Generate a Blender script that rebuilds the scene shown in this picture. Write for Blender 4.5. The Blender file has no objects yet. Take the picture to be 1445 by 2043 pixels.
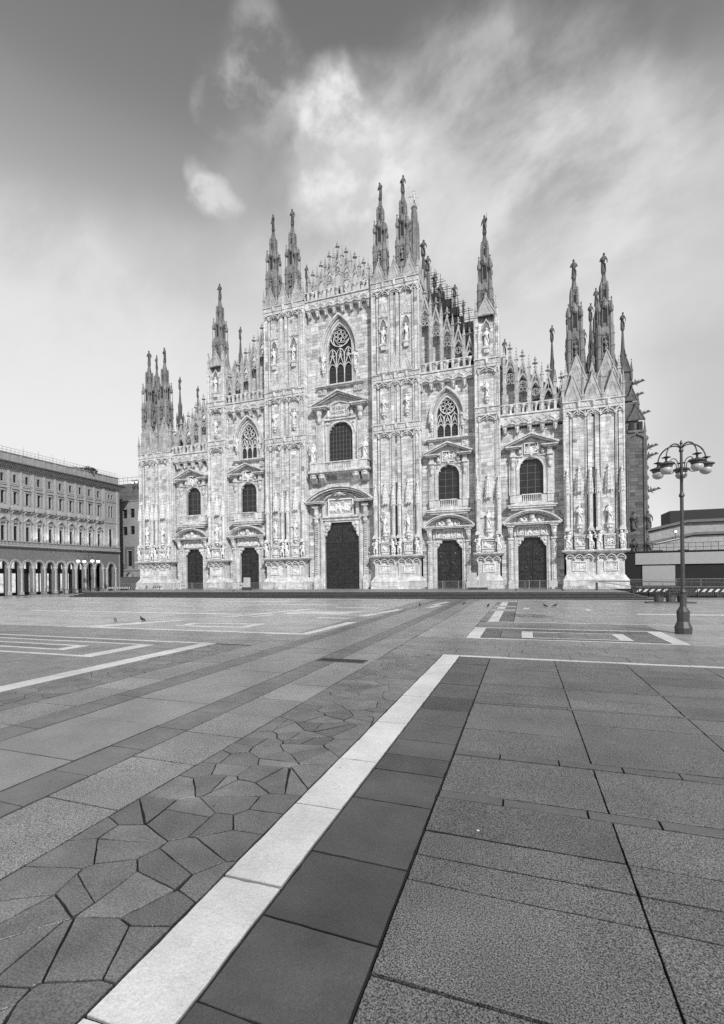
import bpy, math, random
from mathutils import Vector, Matrix
R = random.Random(7)
sc = bpy.context.scene
col = sc.collection
PI = math.pi

# ------------------------------------------------------------------ camera
CAM = (24.081, -60.974, 2.5)
TH, ROLL, FPX = .3343, .012, 923.38
W0, H0 = 1445.0, 2043.0
cam = bpy.data.cameras.new('camera')
cam.sensor_fit = 'VERTICAL'; cam.sensor_height = 36.0; cam.lens = FPX / H0 * 36.0
cam.clip_start = .1; cam.clip_end = 6000
dx, dy = 722.5 - W0 / 2, 1148.8 - H0 / 2
cam.shift_x = -dx / H0; cam.shift_y = dy / H0
co = bpy.data.objects.new('camera', cam); col.objects.link(co)
fw = Vector((-math.sin(TH), math.cos(TH), 0)); rt = Vector((math.cos(TH), math.sin(TH), 0)); up = Vector((0, 0, 1))
c_, s_ = math.cos(ROLL), math.sin(ROLL)
# image x (right) and image up in world axes after the slight roll of the photograph
ix = rt * c_ - up * s_; iu = up * c_ + rt * s_
M = Matrix(((ix.x, iu.x, -fw.x), (ix.y, iu.y, -fw.y), (ix.z, iu.z, -fw.z))).to_4x4()
M.translation = Vector(CAM)
co.matrix_world = M
sc.camera = co

# ------------------------------------------------------------------ view
sc.view_settings.view_transform = 'Standard'
sc.view_settings.look = 'None'
sc.view_settings.exposure = 0.0
sc.view_settings.gamma = 1.0
sc.view_settings.use_curve_mapping = False
sc.cycles.max_bounces = 5; sc.cycles.diffuse_bounces = 2; sc.cycles.glossy_bounces = 2
sc.cycles.transmission_bounces = 2; sc.cycles.use_denoising = False; sc.cycles.sample_clamp_indirect = 2.0; sc.cycles.sample_clamp_direct = 3.0

# ------------------------------------------------------------------ sun
SUN_AZ, SUN_EL = math.radians(38), math.radians(36)     # azimuth measured from -y towards +x
sd = Vector((math.sin(SUN_AZ) * math.cos(SUN_EL), -math.cos(SUN_AZ) * math.cos(SUN_EL), math.sin(SUN_EL)))
sl = bpy.data.lights.new('sun', 'SUN'); sl.energy = 3.9; sl.angle = math.radians(2.5); sl.color = (1, 1, 1)
so = bpy.data.objects.new('sun', sl); col.objects.link(so)
so.rotation_euler = (-sd).to_track_quat('-Z', 'Y').to_euler()

# ------------------------------------------------------------------ world
def pxdir(px, py):
    a, b = px - 722.5, py - 1148.8
    x = a * c_ - b * s_; y = a * s_ + b * c_
    return (fw * FPX + rt * x - up * y).normalized()
world = bpy.data.worlds.new('World'); sc.world = world; world.use_nodes = True
nt = world.node_tree; N = nt.nodes; L = nt.links; N.clear()
def nd(t, **k):
    n = N.new(t)
    for a, b in k.items(): setattr(n, a, b)
    return n
def setv(sock, v):
    if hasattr(v, 'is_output') or isinstance(v, bpy.types.NodeSocket): L.new(v, sock)
    else: sock.default_value = v
def mth(op, a, b=0.0, c=None, clamp=False):
    n = nd('ShaderNodeMath', operation=op, use_clamp=clamp)
    setv(n.inputs[0], a); setv(n.inputs[1], b)
    if c is not None: setv(n.inputs[2], c)
    return n.outputs[0]
def mapr(v, a, b, c=0.0, d=1.0):
    n = nd('ShaderNodeMapRange', interpolation_type='SMOOTHSTEP')
    setv(n.inputs[0], v); n.inputs[1].default_value = a; n.inputs[2].default_value = b
    n.inputs[3].default_value = c; n.inputs[4].default_value = d
    return n.outputs[0]
tc = nd('ShaderNodeTexCoord'); gen = tc.outputs['Generated']
nrm = nd('ShaderNodeVectorMath', operation='NORMALIZE'); L.new(gen, nrm.inputs[0]); D = nrm.outputs[0]
sky = nd('ShaderNodeTexSky', sky_type='NISHITA'); sky.sun_disc = False
sky.sun_elevation = SUN_EL; sky.sun_rotation = math.atan2(sd.x, sd.y)
bw = nd('ShaderNodeRGBToBW'); L.new(sky.outputs[0], bw.inputs[0])
nish = mth('MULTIPLY', bw.outputs[0], .05)
sep = nd('ShaderNodeSeparateXYZ'); L.new(D, sep.inputs[0])
ramp = nd('ShaderNodeValToRGB')
el = mth('MAXIMUM', sep.outputs[2], 0.0); L.new(el, ramp.inputs[0])
cr = ramp.color_ramp; cr.interpolation = 'CARDINAL'
stops = [(0, .91), (.15, .90), (.33, .85), (.47, .68), (.575, .47), (.67, .28), (.76, .19), (1, .13)]
while len(cr.elements) < len(stops): cr.elements.new(.5)
for e, (p, v) in zip(cr.elements, stops): e.position = p; e.color = (v, v, v, 1)
base = mth('ADD', mth('MULTIPLY', ramp.outputs[0], .94), mth('MULTIPLY', nish, .10))
def mul(*a):
    r = a[0]
    for b in a[1:]: r = mth('MULTIPLY', r, b)
    return r
def add(*a):
    r = a[0]
    for b in a[1:]: r = mth('ADD', r, b)
    return r
def dotd(d, src=None):
    n = nd('ShaderNodeVectorMath', operation='DOT_PRODUCT'); L.new(D if src is None else src, n.inputs[0]); n.inputs[1].default_value = d
    return n.outputs[1]
# the masks of the cloud banks are warped by noise so that no bank has a drawn edge
wn = nd('ShaderNodeTexNoise'); L.new(D, wn.inputs['Vector']); wn.inputs['Scale'].default_value = 5.0; wn.inputs['Detail'].default_value = 5
wsub = nd('ShaderNodeVectorMath', operation='SUBTRACT'); L.new(wn.outputs['Color'], wsub.inputs[0]); wsub.inputs[1].default_value = (.5, .5, .5)
wsc = nd('ShaderNodeVectorMath', operation='SCALE'); L.new(wsub.outputs[0], wsc.inputs[0]); wsc.inputs['Scale'].default_value = .17
wad = nd('ShaderNodeVectorMath', operation='ADD'); L.new(D, wad.inputs[0]); L.new(wsc.outputs[0], wad.inputs[1])
wnm = nd('ShaderNodeVectorMath', operation='NORMALIZE'); L.new(wad.outputs[0], wnm.inputs[0]); DW = wnm.outputs[0]
def blob(px, py, r):
    d0 = pxdir(px, py); d1 = pxdir(px + r, py); ci = 1 - d0.dot(d1)
    return mapr(dotd(d0, DW), 1 - ci, 1 - ci * .02)
def tnoise(scale, ang=0, stretch=1.0, detail=6, rough=.55, dist=0.0, off=0.0):
    """noise over the sky directions, drawn out along one bearing"""
    f0 = pxdir(760, 420); r0 = f0.cross(up).normalized(); u0 = r0.cross(f0)
    t = r0 * math.cos(ang) + u0 * math.sin(ang); n0 = u0 * math.cos(ang) - r0 * math.sin(ang)
    c = nd('ShaderNodeCombineXYZ'); L.new(mul(dotd(t), 1.0 / stretch), c.inputs[0]); L.new(dotd(n0), c.inputs[1]); L.new(add(dotd(f0), off), c.inputs[2])
    n = nd('ShaderNodeTexNoise'); L.new(c.outputs[0], n.inputs['Vector']); n.inputs['Scale'].default_value = scale
    n.inputs['Detail'].default_value = detail; n.inputs['Roughness'].default_value = rough; n.inputs['Distortion'].default_value = dist
    return n.outputs[0]
nP = tnoise(19, .1, 1.2, 7, .60, .1); nQ = tnoise(8.0, .9, 1.3, 6, .6, .1, 3.0); nS = tnoise(8.5, .55, 1.7, 8, .62, .15, 1.0); nV = tnoise(3.6, .5, 1.5, 6, .58, .2, 7.0)
def cloud(mask, n, lo, hi, a, b_): return mul(mask, add(a, mapr(n, lo, hi, 0.0, b_)))
mn = lambda a: mth('MINIMUM', a, 1.0)
nPQ = add(mul(nP, .62), mul(nQ, .38)); nSV = add(mul(nS, .6), mul(nV, .4))
mA = mn(add(blob(665, 240, 110), blob(660, 340, 115), mul(blob(725, 300, 150), .6), mul(blob(760, 420, 150), .5)))
cA = cloud(mA, nPQ, .38, .60, .36, .60)
mB = mn(add(blob(430, 398, 52), mul(blob(402, 355, 45), .6), mul(blob(398, 415, 40), .7)))
cB = cloud(mB, nPQ, .40, .60, .06, .56)
mC = mn(add(blob(545, 125, 110), mul(blob(460, 185, 70), .8)))
cC = cloud(mC, nPQ, .44, .64, .03, .34)
mD = mn(add(mul(blob(1150, 380, 230), .8), mul(blob(960, 420, 230), .4), mul(blob(1200, 540, 400), .8)))
cD = cloud(mD, nSV, .38, .62, .10, .50)
mE = mn(add(mul(blob(110, 560, 200), .8), blob(200, 720, 330)))
cE = cloud(mE, nSV, .38, .62, .06, .42)
mF = mn(add(blob(970, 140, 110), mul(blob(850, 210, 150), .8), mul(blob(1060, 170, 190), .6)))
cF = cloud(mF, nSV, .42, .62, .04, .34)
cG = mul(mapr(nS, .46, .7), mapr(nV, .42, .7), .16)
keep = add(1.0, mul(blob(250, 250, 460), -.9))
def scr(a, b): return mth('SUBTRACT', 1.0, mul(mth('SUBTRACT', 1.0, a), mth('SUBTRACT', 1.0, b)))
cH = mul(mth('MINIMUM', add(blob(700, 560, 330), mul(blob(880, 430, 260), .6)), 1.0), add(.16, mapr(nSV, .36, .62, 0.0, .34)))      # pale veil low behind the roofline
cl = scr(cH, scr(scr(scr(cA, cB), scr(cC, cD)), scr(scr(cE, cF), mul(cG, keep))))
cl = mth('MINIMUM', mth('MAXIMUM', cl, 0.0), 1.0)
mix = add(mul(base, mth('SUBTRACT', 1.0, cl)), mul(cl, .86))
rd = blob(1600, 820, 760)
mix = mul(mix, mth('SUBTRACT', 1.0, mul(rd, .30)))
bg = nd('ShaderNodeBackground'); L.new(mix, bg.inputs[0]); bg.inputs[1].default_value = 1.0
wo = nd('ShaderNodeOutputWorld'); L.new(bg.outputs[0], wo.inputs[0])

# ------------------------------------------------------------------ materials
MATS = {}
def mat(name, base, rough=.7, var=.12, vs=1.5, grain=0, gs=60, bump=.0, bs=8, streak=0, emit=0, metal=0, spec=.5, joints=None, vein=0, rowvar=0, worn=0):
    m = bpy.data.materials.new(name); m.use_nodes = True
    t = m.node_tree; t.nodes.clear()
    def n_(ty, **k):
        n = t.nodes.new(ty)
        for a, b in k.items(): setattr(n, a, b)
        return n
    lk = t.links.new
    def ma(op, a, b):
        n = n_('ShaderNodeMath', operation=op)
        for i, v in enumerate((a, b)):
            if isinstance(v, bpy.types.NodeSocket): lk(v, n.inputs[i])
            else: n.inputs[i].default_value = v
        return n.outputs[0]
    def mr(v, a, b, c, d):
        n = n_('ShaderNodeMapRange'); lk(v, n.inputs[0])
        for i, q in enumerate((a, b, c, d)): n.inputs[i + 1].default_value = q
        return n.outputs[0]
    tcn = n_('ShaderNodeTexCoord'); gc = n_('ShaderNodeNewGeometry')
    P = gc.outputs['Position']
    def nz(scale, det=4, sc3=(1, 1, 1), r=.55, dist=0):
        mp = n_('ShaderNodeMapping'); lk(P, mp.inputs[0]); mp.inputs[3].default_value = sc3
        q = n_('ShaderNodeTexNoise'); lk(mp.outputs[0], q.inputs['Vector']); q.inputs['Scale'].default_value = scale
        q.inputs['Detail'].default_value = det; q.inputs['Roughness'].default_value = r; q.inputs['Distortion'].default_value = dist
        return q.outputs[0]
    at = n_('ShaderNodeAttribute', attribute_name='tone'); tone = ma('ADD', at.outputs['Fac'], 1.0)
    f = mr(nz(vs, 5), .3, .7, 1 - var, 1 + var)
    f = ma('MULTIPLY', f, tone)
    if streak:
        f = ma('MULTIPLY', f, mr(nz(1.0, 5, (.9, .9, 5.5), .6, .6), .30, .70, 1 - streak, 1 + streak * .6))
    if rowvar:
        f = ma('MULTIPLY', f, mr(nz(1.0, 3, (2.6, 2.6, .25), .6), .3, .7, 1 - rowvar, 1 + rowvar))
    if grain:
        f = ma('MULTIPLY', f, mr(nz(gs, 3, (1, 1, 1), .85), .41, .59, 1 - grain, 1 + grain))
    if vein:
        w = nz(2.2, 6, (1, 1.6, 1), .62, 1.6)
        f = ma('MULTIPLY', f, mr(ma('ABSOLUTE', ma('SUBTRACT', w, .5), 0), 0, .03, 1 - vein, 1.0))
    if worn:
        f = ma('MULTIPLY', f, mr(nz(.55, 6, (1, 1, 1), .65, .5), .32, .68, 1 - .20 * worn, 1 + .22 * worn))     # trodden and stained areas
        f = ma('MULTIPLY', f, mr(nz(5.0, 6, (1, .45, 1), .7, 1.2), .60, .78, 1.0, 1 + .32 * worn))               # pale scuffs
        f = ma('MULTIPLY', f, mr(nz(3.1, 5, (1, 1, 1), .7, .8), .22, .36, 1 - .30 * worn, 1.0))                   # dark stains
        vo = n_('ShaderNodeTexVoronoi'); lk(P, vo.inputs['Vector']); vo.inputs['Scale'].default_value = 2.3
        f = ma('MULTIPLY', f, mr(vo.outputs['Distance'], .040, .055, 1 - .55 * worn, 1.0))                        # trodden gum
    v = ma('MULTIPLY', f, base)
    v = ma('MINIMUM', v, .88)
    cc = n_('ShaderNodeCombineColor')
    for i in range(3): lk(v, cc.inputs[i])
    if emit:
        e = n_('ShaderNodeEmission'); lk(cc.outputs[0], e.inputs[0]); e.inputs[1].default_value = emit
        o = n_('ShaderNodeOutputMaterial'); lk(e.outputs[0], o.inputs[0]); return m
    b = n_('ShaderNodeBsdfPrincipled'); lk(cc.outputs[0], b.inputs['Base Color']); b.inputs['Roughness'].default_value = rough
    b.inputs['Metallic'].default_value = metal; b.inputs['Specular IOR Level'].default_value = spec
    if bump:
        bp = n_('ShaderNodeBump'); bp.inputs['Strength'].default_value = bump; bp.inputs['Distance'].default_value = .02
        lk(nz(bs, 4), bp.inputs['Height']); lk(bp.outputs[0], b.inputs['Normal'])
    o = n_('ShaderNodeOutputMaterial'); lk(b.outputs[0], o.inputs[0])
    return m
marble = mat('facade_marble', .60, .65, .20, .8, streak=.38, rowvar=.20, bump=.7, bs=12, vein=.32)
marble_clean = mat('carved_marble', .58, .6, .24, 1.6, streak=.22, rowvar=.24, bump=.8, bs=16, vein=.22)
statue_m = mat('statue_marble', .70, .6, .10, 3, rowvar=.08, bump=.4, bs=20)
marble_mid = mat('carved_marble_greyer', .40, .7, .28, 1.4, streak=.18, rowvar=.26, bump=.6, bs=14)  # greyer base tone for crowns, gablets and pinnacles
marble_back = mat('joint_mortar', .26, .9, .1, 1)
marble_grey = mat('weathered_unlit_marble', .19, .75, .30, .9, rowvar=.25, bump=.5, bs=9)  # weathering, plus the lack of floodlight higher up put into the tone
marble_dark = mat('sooty_unlit_marble', .10, .8, .35, .8, rowvar=.2, bump=.5, bs=7)  # soot and unlit upper parts both painted into this dark tone
flank_stone = mat('flank_unlit_marble', .135, .8, .22, .9, streak=.3, rowvar=.12, bump=.5, bs=9)  # floodlights miss flank and nave; that shade is put into the colour
bronze = mat('dark_bronze', .024, .36, .5, 3, spec=.5, bump=.5, bs=12)
glass = mat('leaded_glass', .018, .25, .4, 1.5, spec=.5)
lead = mat('window_lead', .13, .6, .1, 3)
slot = mat('recess_shade', .03, .9)  # near-black colour stands for shade in niches, slots and the roof doorway
shop = mat('lit_interior', .8, emit=1.0, var=.55, vs=1.3)
lampglow = mat('lit_globe', .95, emit=14, var=0)
globe = mat('opal_globe', .42, .25, .05, 3)
iron = mat('painted_iron', .05, .5, .15, 6)
steel = mat('galvanised_steel', .28, .45, .1, 6, metal=.3)
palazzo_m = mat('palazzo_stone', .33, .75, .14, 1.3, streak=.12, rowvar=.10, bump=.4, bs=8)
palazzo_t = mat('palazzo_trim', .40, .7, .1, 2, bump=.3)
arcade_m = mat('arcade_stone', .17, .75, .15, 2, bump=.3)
modern_m = mat('travertine_wall', .26, .8, .12, .9, streak=.15, bump=.3)
modern_d = mat('grey_cladding', .13, .5, .12, 1)
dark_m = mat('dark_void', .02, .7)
black_m = mat('black_cloth', .012, .9)
screen_m = mat('grey_panel', .30, .7, .05, 2)
board_m = mat('board_face', .46, .6, .05, 2)
white_m = mat('white_paint', .72, .6, .05, 2)
sign_ink = mat('printed_ink', .12, .8)
chev = mat('chevron_white', .6, .7)
rubber = mat('black_rubber', .02, .7)
van_m = mat('van_paint', .62, .35, .03, 2)
truck_m = mat('tarpaulin', .09, .6, .1, 2)
leaf = mat('leaves', .05, .7, .4, 6)
pot = mat('planter_grey', .07, .6, .15, 3)
bird_d = mat('dark_feathers', .03, .6, .3, 20)
bird_l = mat('pale_feathers', .14, .6, .3, 20)
gilt = mat('gilded_copper', .75, .3, .2, 1, metal=.6)
stepm = mat('step_granite', .10, .6, .2, 2, grain=.25, gs=30)
stepr = mat('step_riser', .020, .7, .2, 2)  # riser shade put into the colour, kept dark against the frontal sun
platm = mat('platform_granite', .22, .55, .12, 1.2, grain=.2, gs=24)
# paving
p_white = mat('paving_white_marble', .66, .40, .09, 1.6, grain=.10, gs=60, vein=.10, bump=.25, bs=25, worn=.75)
p_dark = mat('paving_dark_slate', .080, .38, .20, 2.0, grain=.22, gs=110, bump=.35, bs=30, spec=.5, worn=.8)
p_gran = mat('paving_granite', .132, .42, .14, 1.1, grain=.95, gs=85, bump=.3, bs=80, spec=.5, worn=.7)
p_granl = mat('paving_granite_light', .245, .42, .12, 1.1, grain=.80, gs=85, bump=.3, bs=80, spec=.5, worn=.6)
p_smooth = mat('paving_smooth_granite', .235, .34, .12, 1.2, grain=.40, gs=95, bump=.2, bs=60, spec=.5, worn=.6)
p_slate = mat('paving_slate', .118, .31, .22, 2.2, grain=.40, gs=70, bump=.6, bs=22, spec=.5, worn=.95)
p_bed = mat('paving_bed', .014, .95)
p_far = mat('paving_far', .30, .30, .15, .6, grain=.12, gs=20, spec=.5, worn=.6)

# ------------------------------------------------------------------ mesh builder
class MB:
    def __init__(s): s.v = []; s.f = []; s.t = []
    def quad(s, a, b, c, d, t=0):
        n = len(s.v); s.v += [a, b, c, d]; s.f.append((n, n + 1, n + 2, n + 3)); s.t.append(t)
    def box(s, x0, x1, y0, y1, z0, z1, t=0, back=True):
        n = len(s.v)
        s.v += [(x0, y0, z0), (x1, y0, z0), (x1, y1, z0), (x0, y1, z0), (x0, y0, z1), (x1, y0, z1), (x1, y1, z1), (x0, y1, z1)]
        fs = [(0, 1, 5, 4), (1, 2, 6, 5), (3, 0, 4, 7), (4, 5, 6, 7), (3, 2, 1, 0)]
        if back: fs.append((2, 3, 7, 6))
        for f in fs: s.f.append(tuple(n + i for i in f)); s.t.append(t)
    def frus(s, r0, z0, r1, z1, t=0):   # rects (x0,x1,y0,y1)
        n = len(s.v)
        for (a, b, c, d), z in ((r0, z0), (r1, z1)): s.v += [(a, c, z), (b, c, z), (b, d, z), (a, d, z)]
        for f in [(0, 1, 5, 4), (1, 2, 6, 5), (3, 0, 4, 7), (4, 5, 6, 7), (3, 2, 1, 0), (2, 3, 7, 6)]:
            s.f.append(tuple(n + i for i in f)); s.t.append(t)
    def prism(s, pts, y0, y1, t=0):     # pts in xz, counter-clockwise seen from -y
        n = len(s.v); k = len(pts)
        s.v += [(x, y0, z) for x, z in pts] + [(x, y1, z) for x, z in pts]
        s.f.append(tuple(range(n, n + k))); s.t.append(t)
        s.f.append(tuple(range(n + 2 * k - 1, n + k - 1, -1))); s.t.append(t)
        for i in range(k):
            j = (i + 1) % k; s.f.append((n + j, n + i, n + k + i, n + k + j)); s.t.append(t)
    def zprism(s, pts, z0, z1, t=0):
        n = len(s.v); k = len(pts)
        s.v += [(x, y, z0) for x, y in pts] + [(x, y, z1) for x, y in pts]
        s.f.append(tuple(range(n + k, n + 2 * k))); s.t.append(t)
        s.f.append(tuple(range(n + k - 1, n - 1, -1))); s.t.append(t)
        for i in range(k):
            j = (i + 1) % k; s.f.append((n + i, n + j, n + k + j, n + k + i)); s.t.append(t)
    def lathe(s, cx, cy, prof, k=8, ph=.3927, sy=1, t=0):
        n = len(s.v)
        for r, z in prof:
            for i in range(k):
                a = ph + 2 * PI * i / k; s.v.append((cx + r * math.cos(a), cy + r * math.sin(a) * sy, z))
        for j in range(len(prof) - 1):
            for i in range(k):
                q = (i + 1) % k; b = n + j * k
                s.f.append((b + i, b + q, b + k + q, b + k + i)); s.t.append(t)
        e = n + (len(prof) - 1) * k
        s.f.append(tuple(range(e, e + k))); s.t.append(t)
        s.f.append(tuple(range(n + k - 1, n - 1, -1))); s.t.append(t)
    def tube(s, p0, p1, r0, r1=None, k=6, t=0):
        if r1 is None: r1 = r0
        p0 = Vector(p0); p1 = Vector(p1); d = (p1 - p0)
        if d.length < 1e-6: return
        d.normalize(); a = Vector((0, 0, 1)) if abs(d.z) < .9 else Vector((1, 0, 0))
        u = d.cross(a).normalized(); w = d.cross(u); n = len(s.v)
        for p, r in ((p0, r0), (p1, r1)):
            for i in range(k):
                g = 2 * PI * i / k; s.v.append(tuple(p + u * (r * math.cos(g)) + w * (r * math.sin(g))))
        for i in range(k):
            q = (i + 1) % k; s.f.append((n + i, n + q, n + k + q, n + k + i)); s.t.append(t)
        s.f.append(tuple(range(n + k - 1, n - 1, -1))); s.t.append(t)
        s.f.append(tuple(range(n + k, n + 2 * k))); s.t.append(t)
    def path(s, pts, r, k=6, t=0):
        for a, b in zip(pts[:-1], pts[1:]): s.tube(a, b, r, r, k, t)
    def ball(s, c, r, k=8, h=5, sz=1.0, t=0):
        prof = [(max(.001, r * math.sin(PI * j / h)), c[2] - r * sz * math.cos(PI * j / h)) for j in range(h + 1)]
        s.lathe(c[0], c[1], prof, k, t=t)
    def stroke(s, pts, w, y0, y1, closed=False, t=0):
        y0 -= R.random() * .004; q_ = [pts[0]]
        for p in pts[1:]:
            if math.dist(p, q_[-1]) > 1e-4: q_.append(p)
        if closed and math.dist(q_[0], q_[-1]) < 1e-4: q_.pop()
        pts = q_; k = len(pts)
        if k < 2: return
        n = len(s.v); P = [Vector((p[0], p[1])) for p in pts]; o = []
        for i in range(k):
            a = P[i - 1] if (i > 0 or closed) else None
            b = P[(i + 1) % k] if (i < k - 1 or closed) else None
            d1 = (P[i] - a).normalized() if a is not None and (P[i] - a).length > 1e-9 else None
            d2 = (b - P[i]).normalized() if b is not None and (b - P[i]).length > 1e-9 else None
            if d1 is None: d1 = d2
            if d2 is None: d2 = d1
            m = Vector((-(d1.y + d2.y), d1.x + d2.x))
            if m.length < 1e-6: m = Vector((-d1.y, d1.x))
            m.normalize(); q = max(.45, m.dot(Vector((-d1.y, d1.x))))
            o.append(m * (w / 2 / q))
        for i in range(k):
            l, r = P[i] + o[i], P[i] - o[i]
            s.v += [(l.x, y0, l.y), (r.x, y0, r.y), (r.x, y1, r.y), (l.x, y1, l.y)]
        for i in range(k if closed else k - 1):
            a = n + 4 * i; b = n + 4 * ((i + 1) % k)
            for e in range(4): s.f.append((a + e, a + (e + 1) % 4, b + (e + 1) % 4, b + e)); s.t.append(t)
        if not closed:
            s.f.append((n + 3, n + 2, n + 1, n)); s.t.append(t)
            e = n + 4 * (k - 1); s.f.append((e, e + 1, e + 2, e + 3)); s.t.append(t)
    def mesh(s, name, m):
        me = bpy.data.meshes.new(name); me.from_pydata(s.v, [], s.f)
        if any(s.t):
            a = me.attributes.new('tone', 'FLOAT', 'FACE'); a.data.foreach_set('value', [float(q) for q in s.t])
        me.materials.append(m); me.update()
        return me
    def make(s, name, m, parent=None, loc=(0, 0, 0), kind=None, label=None):
        o = bpy.data.objects.new(name, s.mesh(name, m)); col.objects.link(o); o.location = loc
        if parent: o.parent = parent
        if kind: o['kind'] = kind
        if label: o['label'] = label
        return o
def thing(name, label, cat, loc=(0, 0, 0), rz=0, group=None):
    o = bpy.data.objects.new(name, None); col.objects.link(o); o.location = loc; o.rotation_euler = (0, 0, rz)
    o['label'] = label; o['category'] = cat
    if group: o['group'] = group
    return o
def kids(o): return [c for c in o.children]
def copy_tree(o, parent=None, loc=None, rz=None, scale=None):
    c = o.copy(); col.objects.link(c)
    if parent is not None: c.parent = parent
    if loc is not None: c.location = loc
    if rz is not None: c.rotation_euler = (0, 0, rz)
    if scale is not None: c.scale = scale
    for ch in kids(o): copy_tree(ch, c)
    return c
def inst(mesh, name, parent, loc, rz=0, scale=(1, 1, 1)):
    o = bpy.data.objects.new(name, mesh); col.objects.link(o); o.parent = parent
    o.location = loc; o.rotation_euler = (0, 0, rz); o.scale = scale
    return o

# openings: (cx, half width, z0, zspring, ztop, kind)
def hw(h, z):
    cx, w, z0, zs, zt, k = h
    if z < z0 or z > zt: return 0
    if z <= zs or k == 'rect': return w
    q = (z - zs) / (zt - zs)
    if k == 'round': return w * math.sqrt(max(0, 1 - q * q))
    # pointed: arc of radius rr centred beyond the far jamb
    H = zt - zs; rr = (H * H + w * w) / (2 * w)
    return max(0, math.sqrt(max(0, rr * rr - (z - zs) ** 2)) - (rr - w))
def arch_pts(h, n=8, grow=0, foot=None):
    cx, w, z0, zs, zt, k = h
    w += grow; zt += grow * (1.25 if k == 'pt' else 1)
    hh = (cx, w, z0, zs, zt, k); L_ = []
    for i in range(n + 1):
        z = zs + (zt - zs) * math.sin(PI / 2 * i / n) if k == 'round' else zs + (zt - zs) * i / n
        L_.append((cx - hw(hh, z - 1e-6 if i == n else z), z))
    L_[-1] = (cx, zt)
    Rr = [(2 * cx - x, z) for x, z in L_[-2::-1]]
    b = z0 if foot is None else foot
    return [(cx - w, b)] + L_ + Rr + [(cx + w, b)]
def runs(x0, x1, za, zb, holes):
    r = [(x0, x1)]
    zm = (za + zb) / 2
    for h in holes:
        w = hw(h, zm)
        if w <= 0.02: continue
        a, b = h[0] - w, h[0] + w; q = []
        for p0, p1 in r:
            if b <= p0 or a >= p1: q.append((p0, p1)); continue
            if a > p0 + .03: q.append((p0, a))
            if b < p1 - .03: q.append((b, p1))
        r = q
    return r
BLOCKS = []     # (size seen, cuboid, tone)
def masonry(m, x0, x1, z0, z1, y, holes=(), back=None, ch=.47, keep=False, seed=0, dark=.10, bl=1.15):
    """ashlar courses: every block its own box, joints recessed to the backing"""
    r = random.Random(seed * 31 + int(x0 * 10)); z = z0
    while z < z1 - .05:
        h = min(ch * r.uniform(.85, 1.2), z1 - z)
        if z1 - (z + h) < .15: h = z1 - z
        for a, b in runs(x0, x1, z, z + h, holes):
            x = a + .0
            if back is not None: back.box(a, b, y + .03, y + .5, z, z + h)
            first = r.uniform(.4, 1) * bl
            while x < b - .04:
                w = (first if x == a else r.uniform(.6, 1.35) * bl); e = min(b, x + w)
                if b - e < .25: e = b
                q = r.random()
                t = r.gauss(0, .085)
                if q < dark: t -= r.uniform(.12, .42)
                elif q > .9: t += .16
                g = .011
                c = (x + g, e - g, y - r.random() * .012, y + .04, z + g, z + h - g)
                if keep: BLOCKS.append(((e - x) * h, c, t))
                else: m.box(*c, t=t, back=False)
                x = e
        z += h

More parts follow.
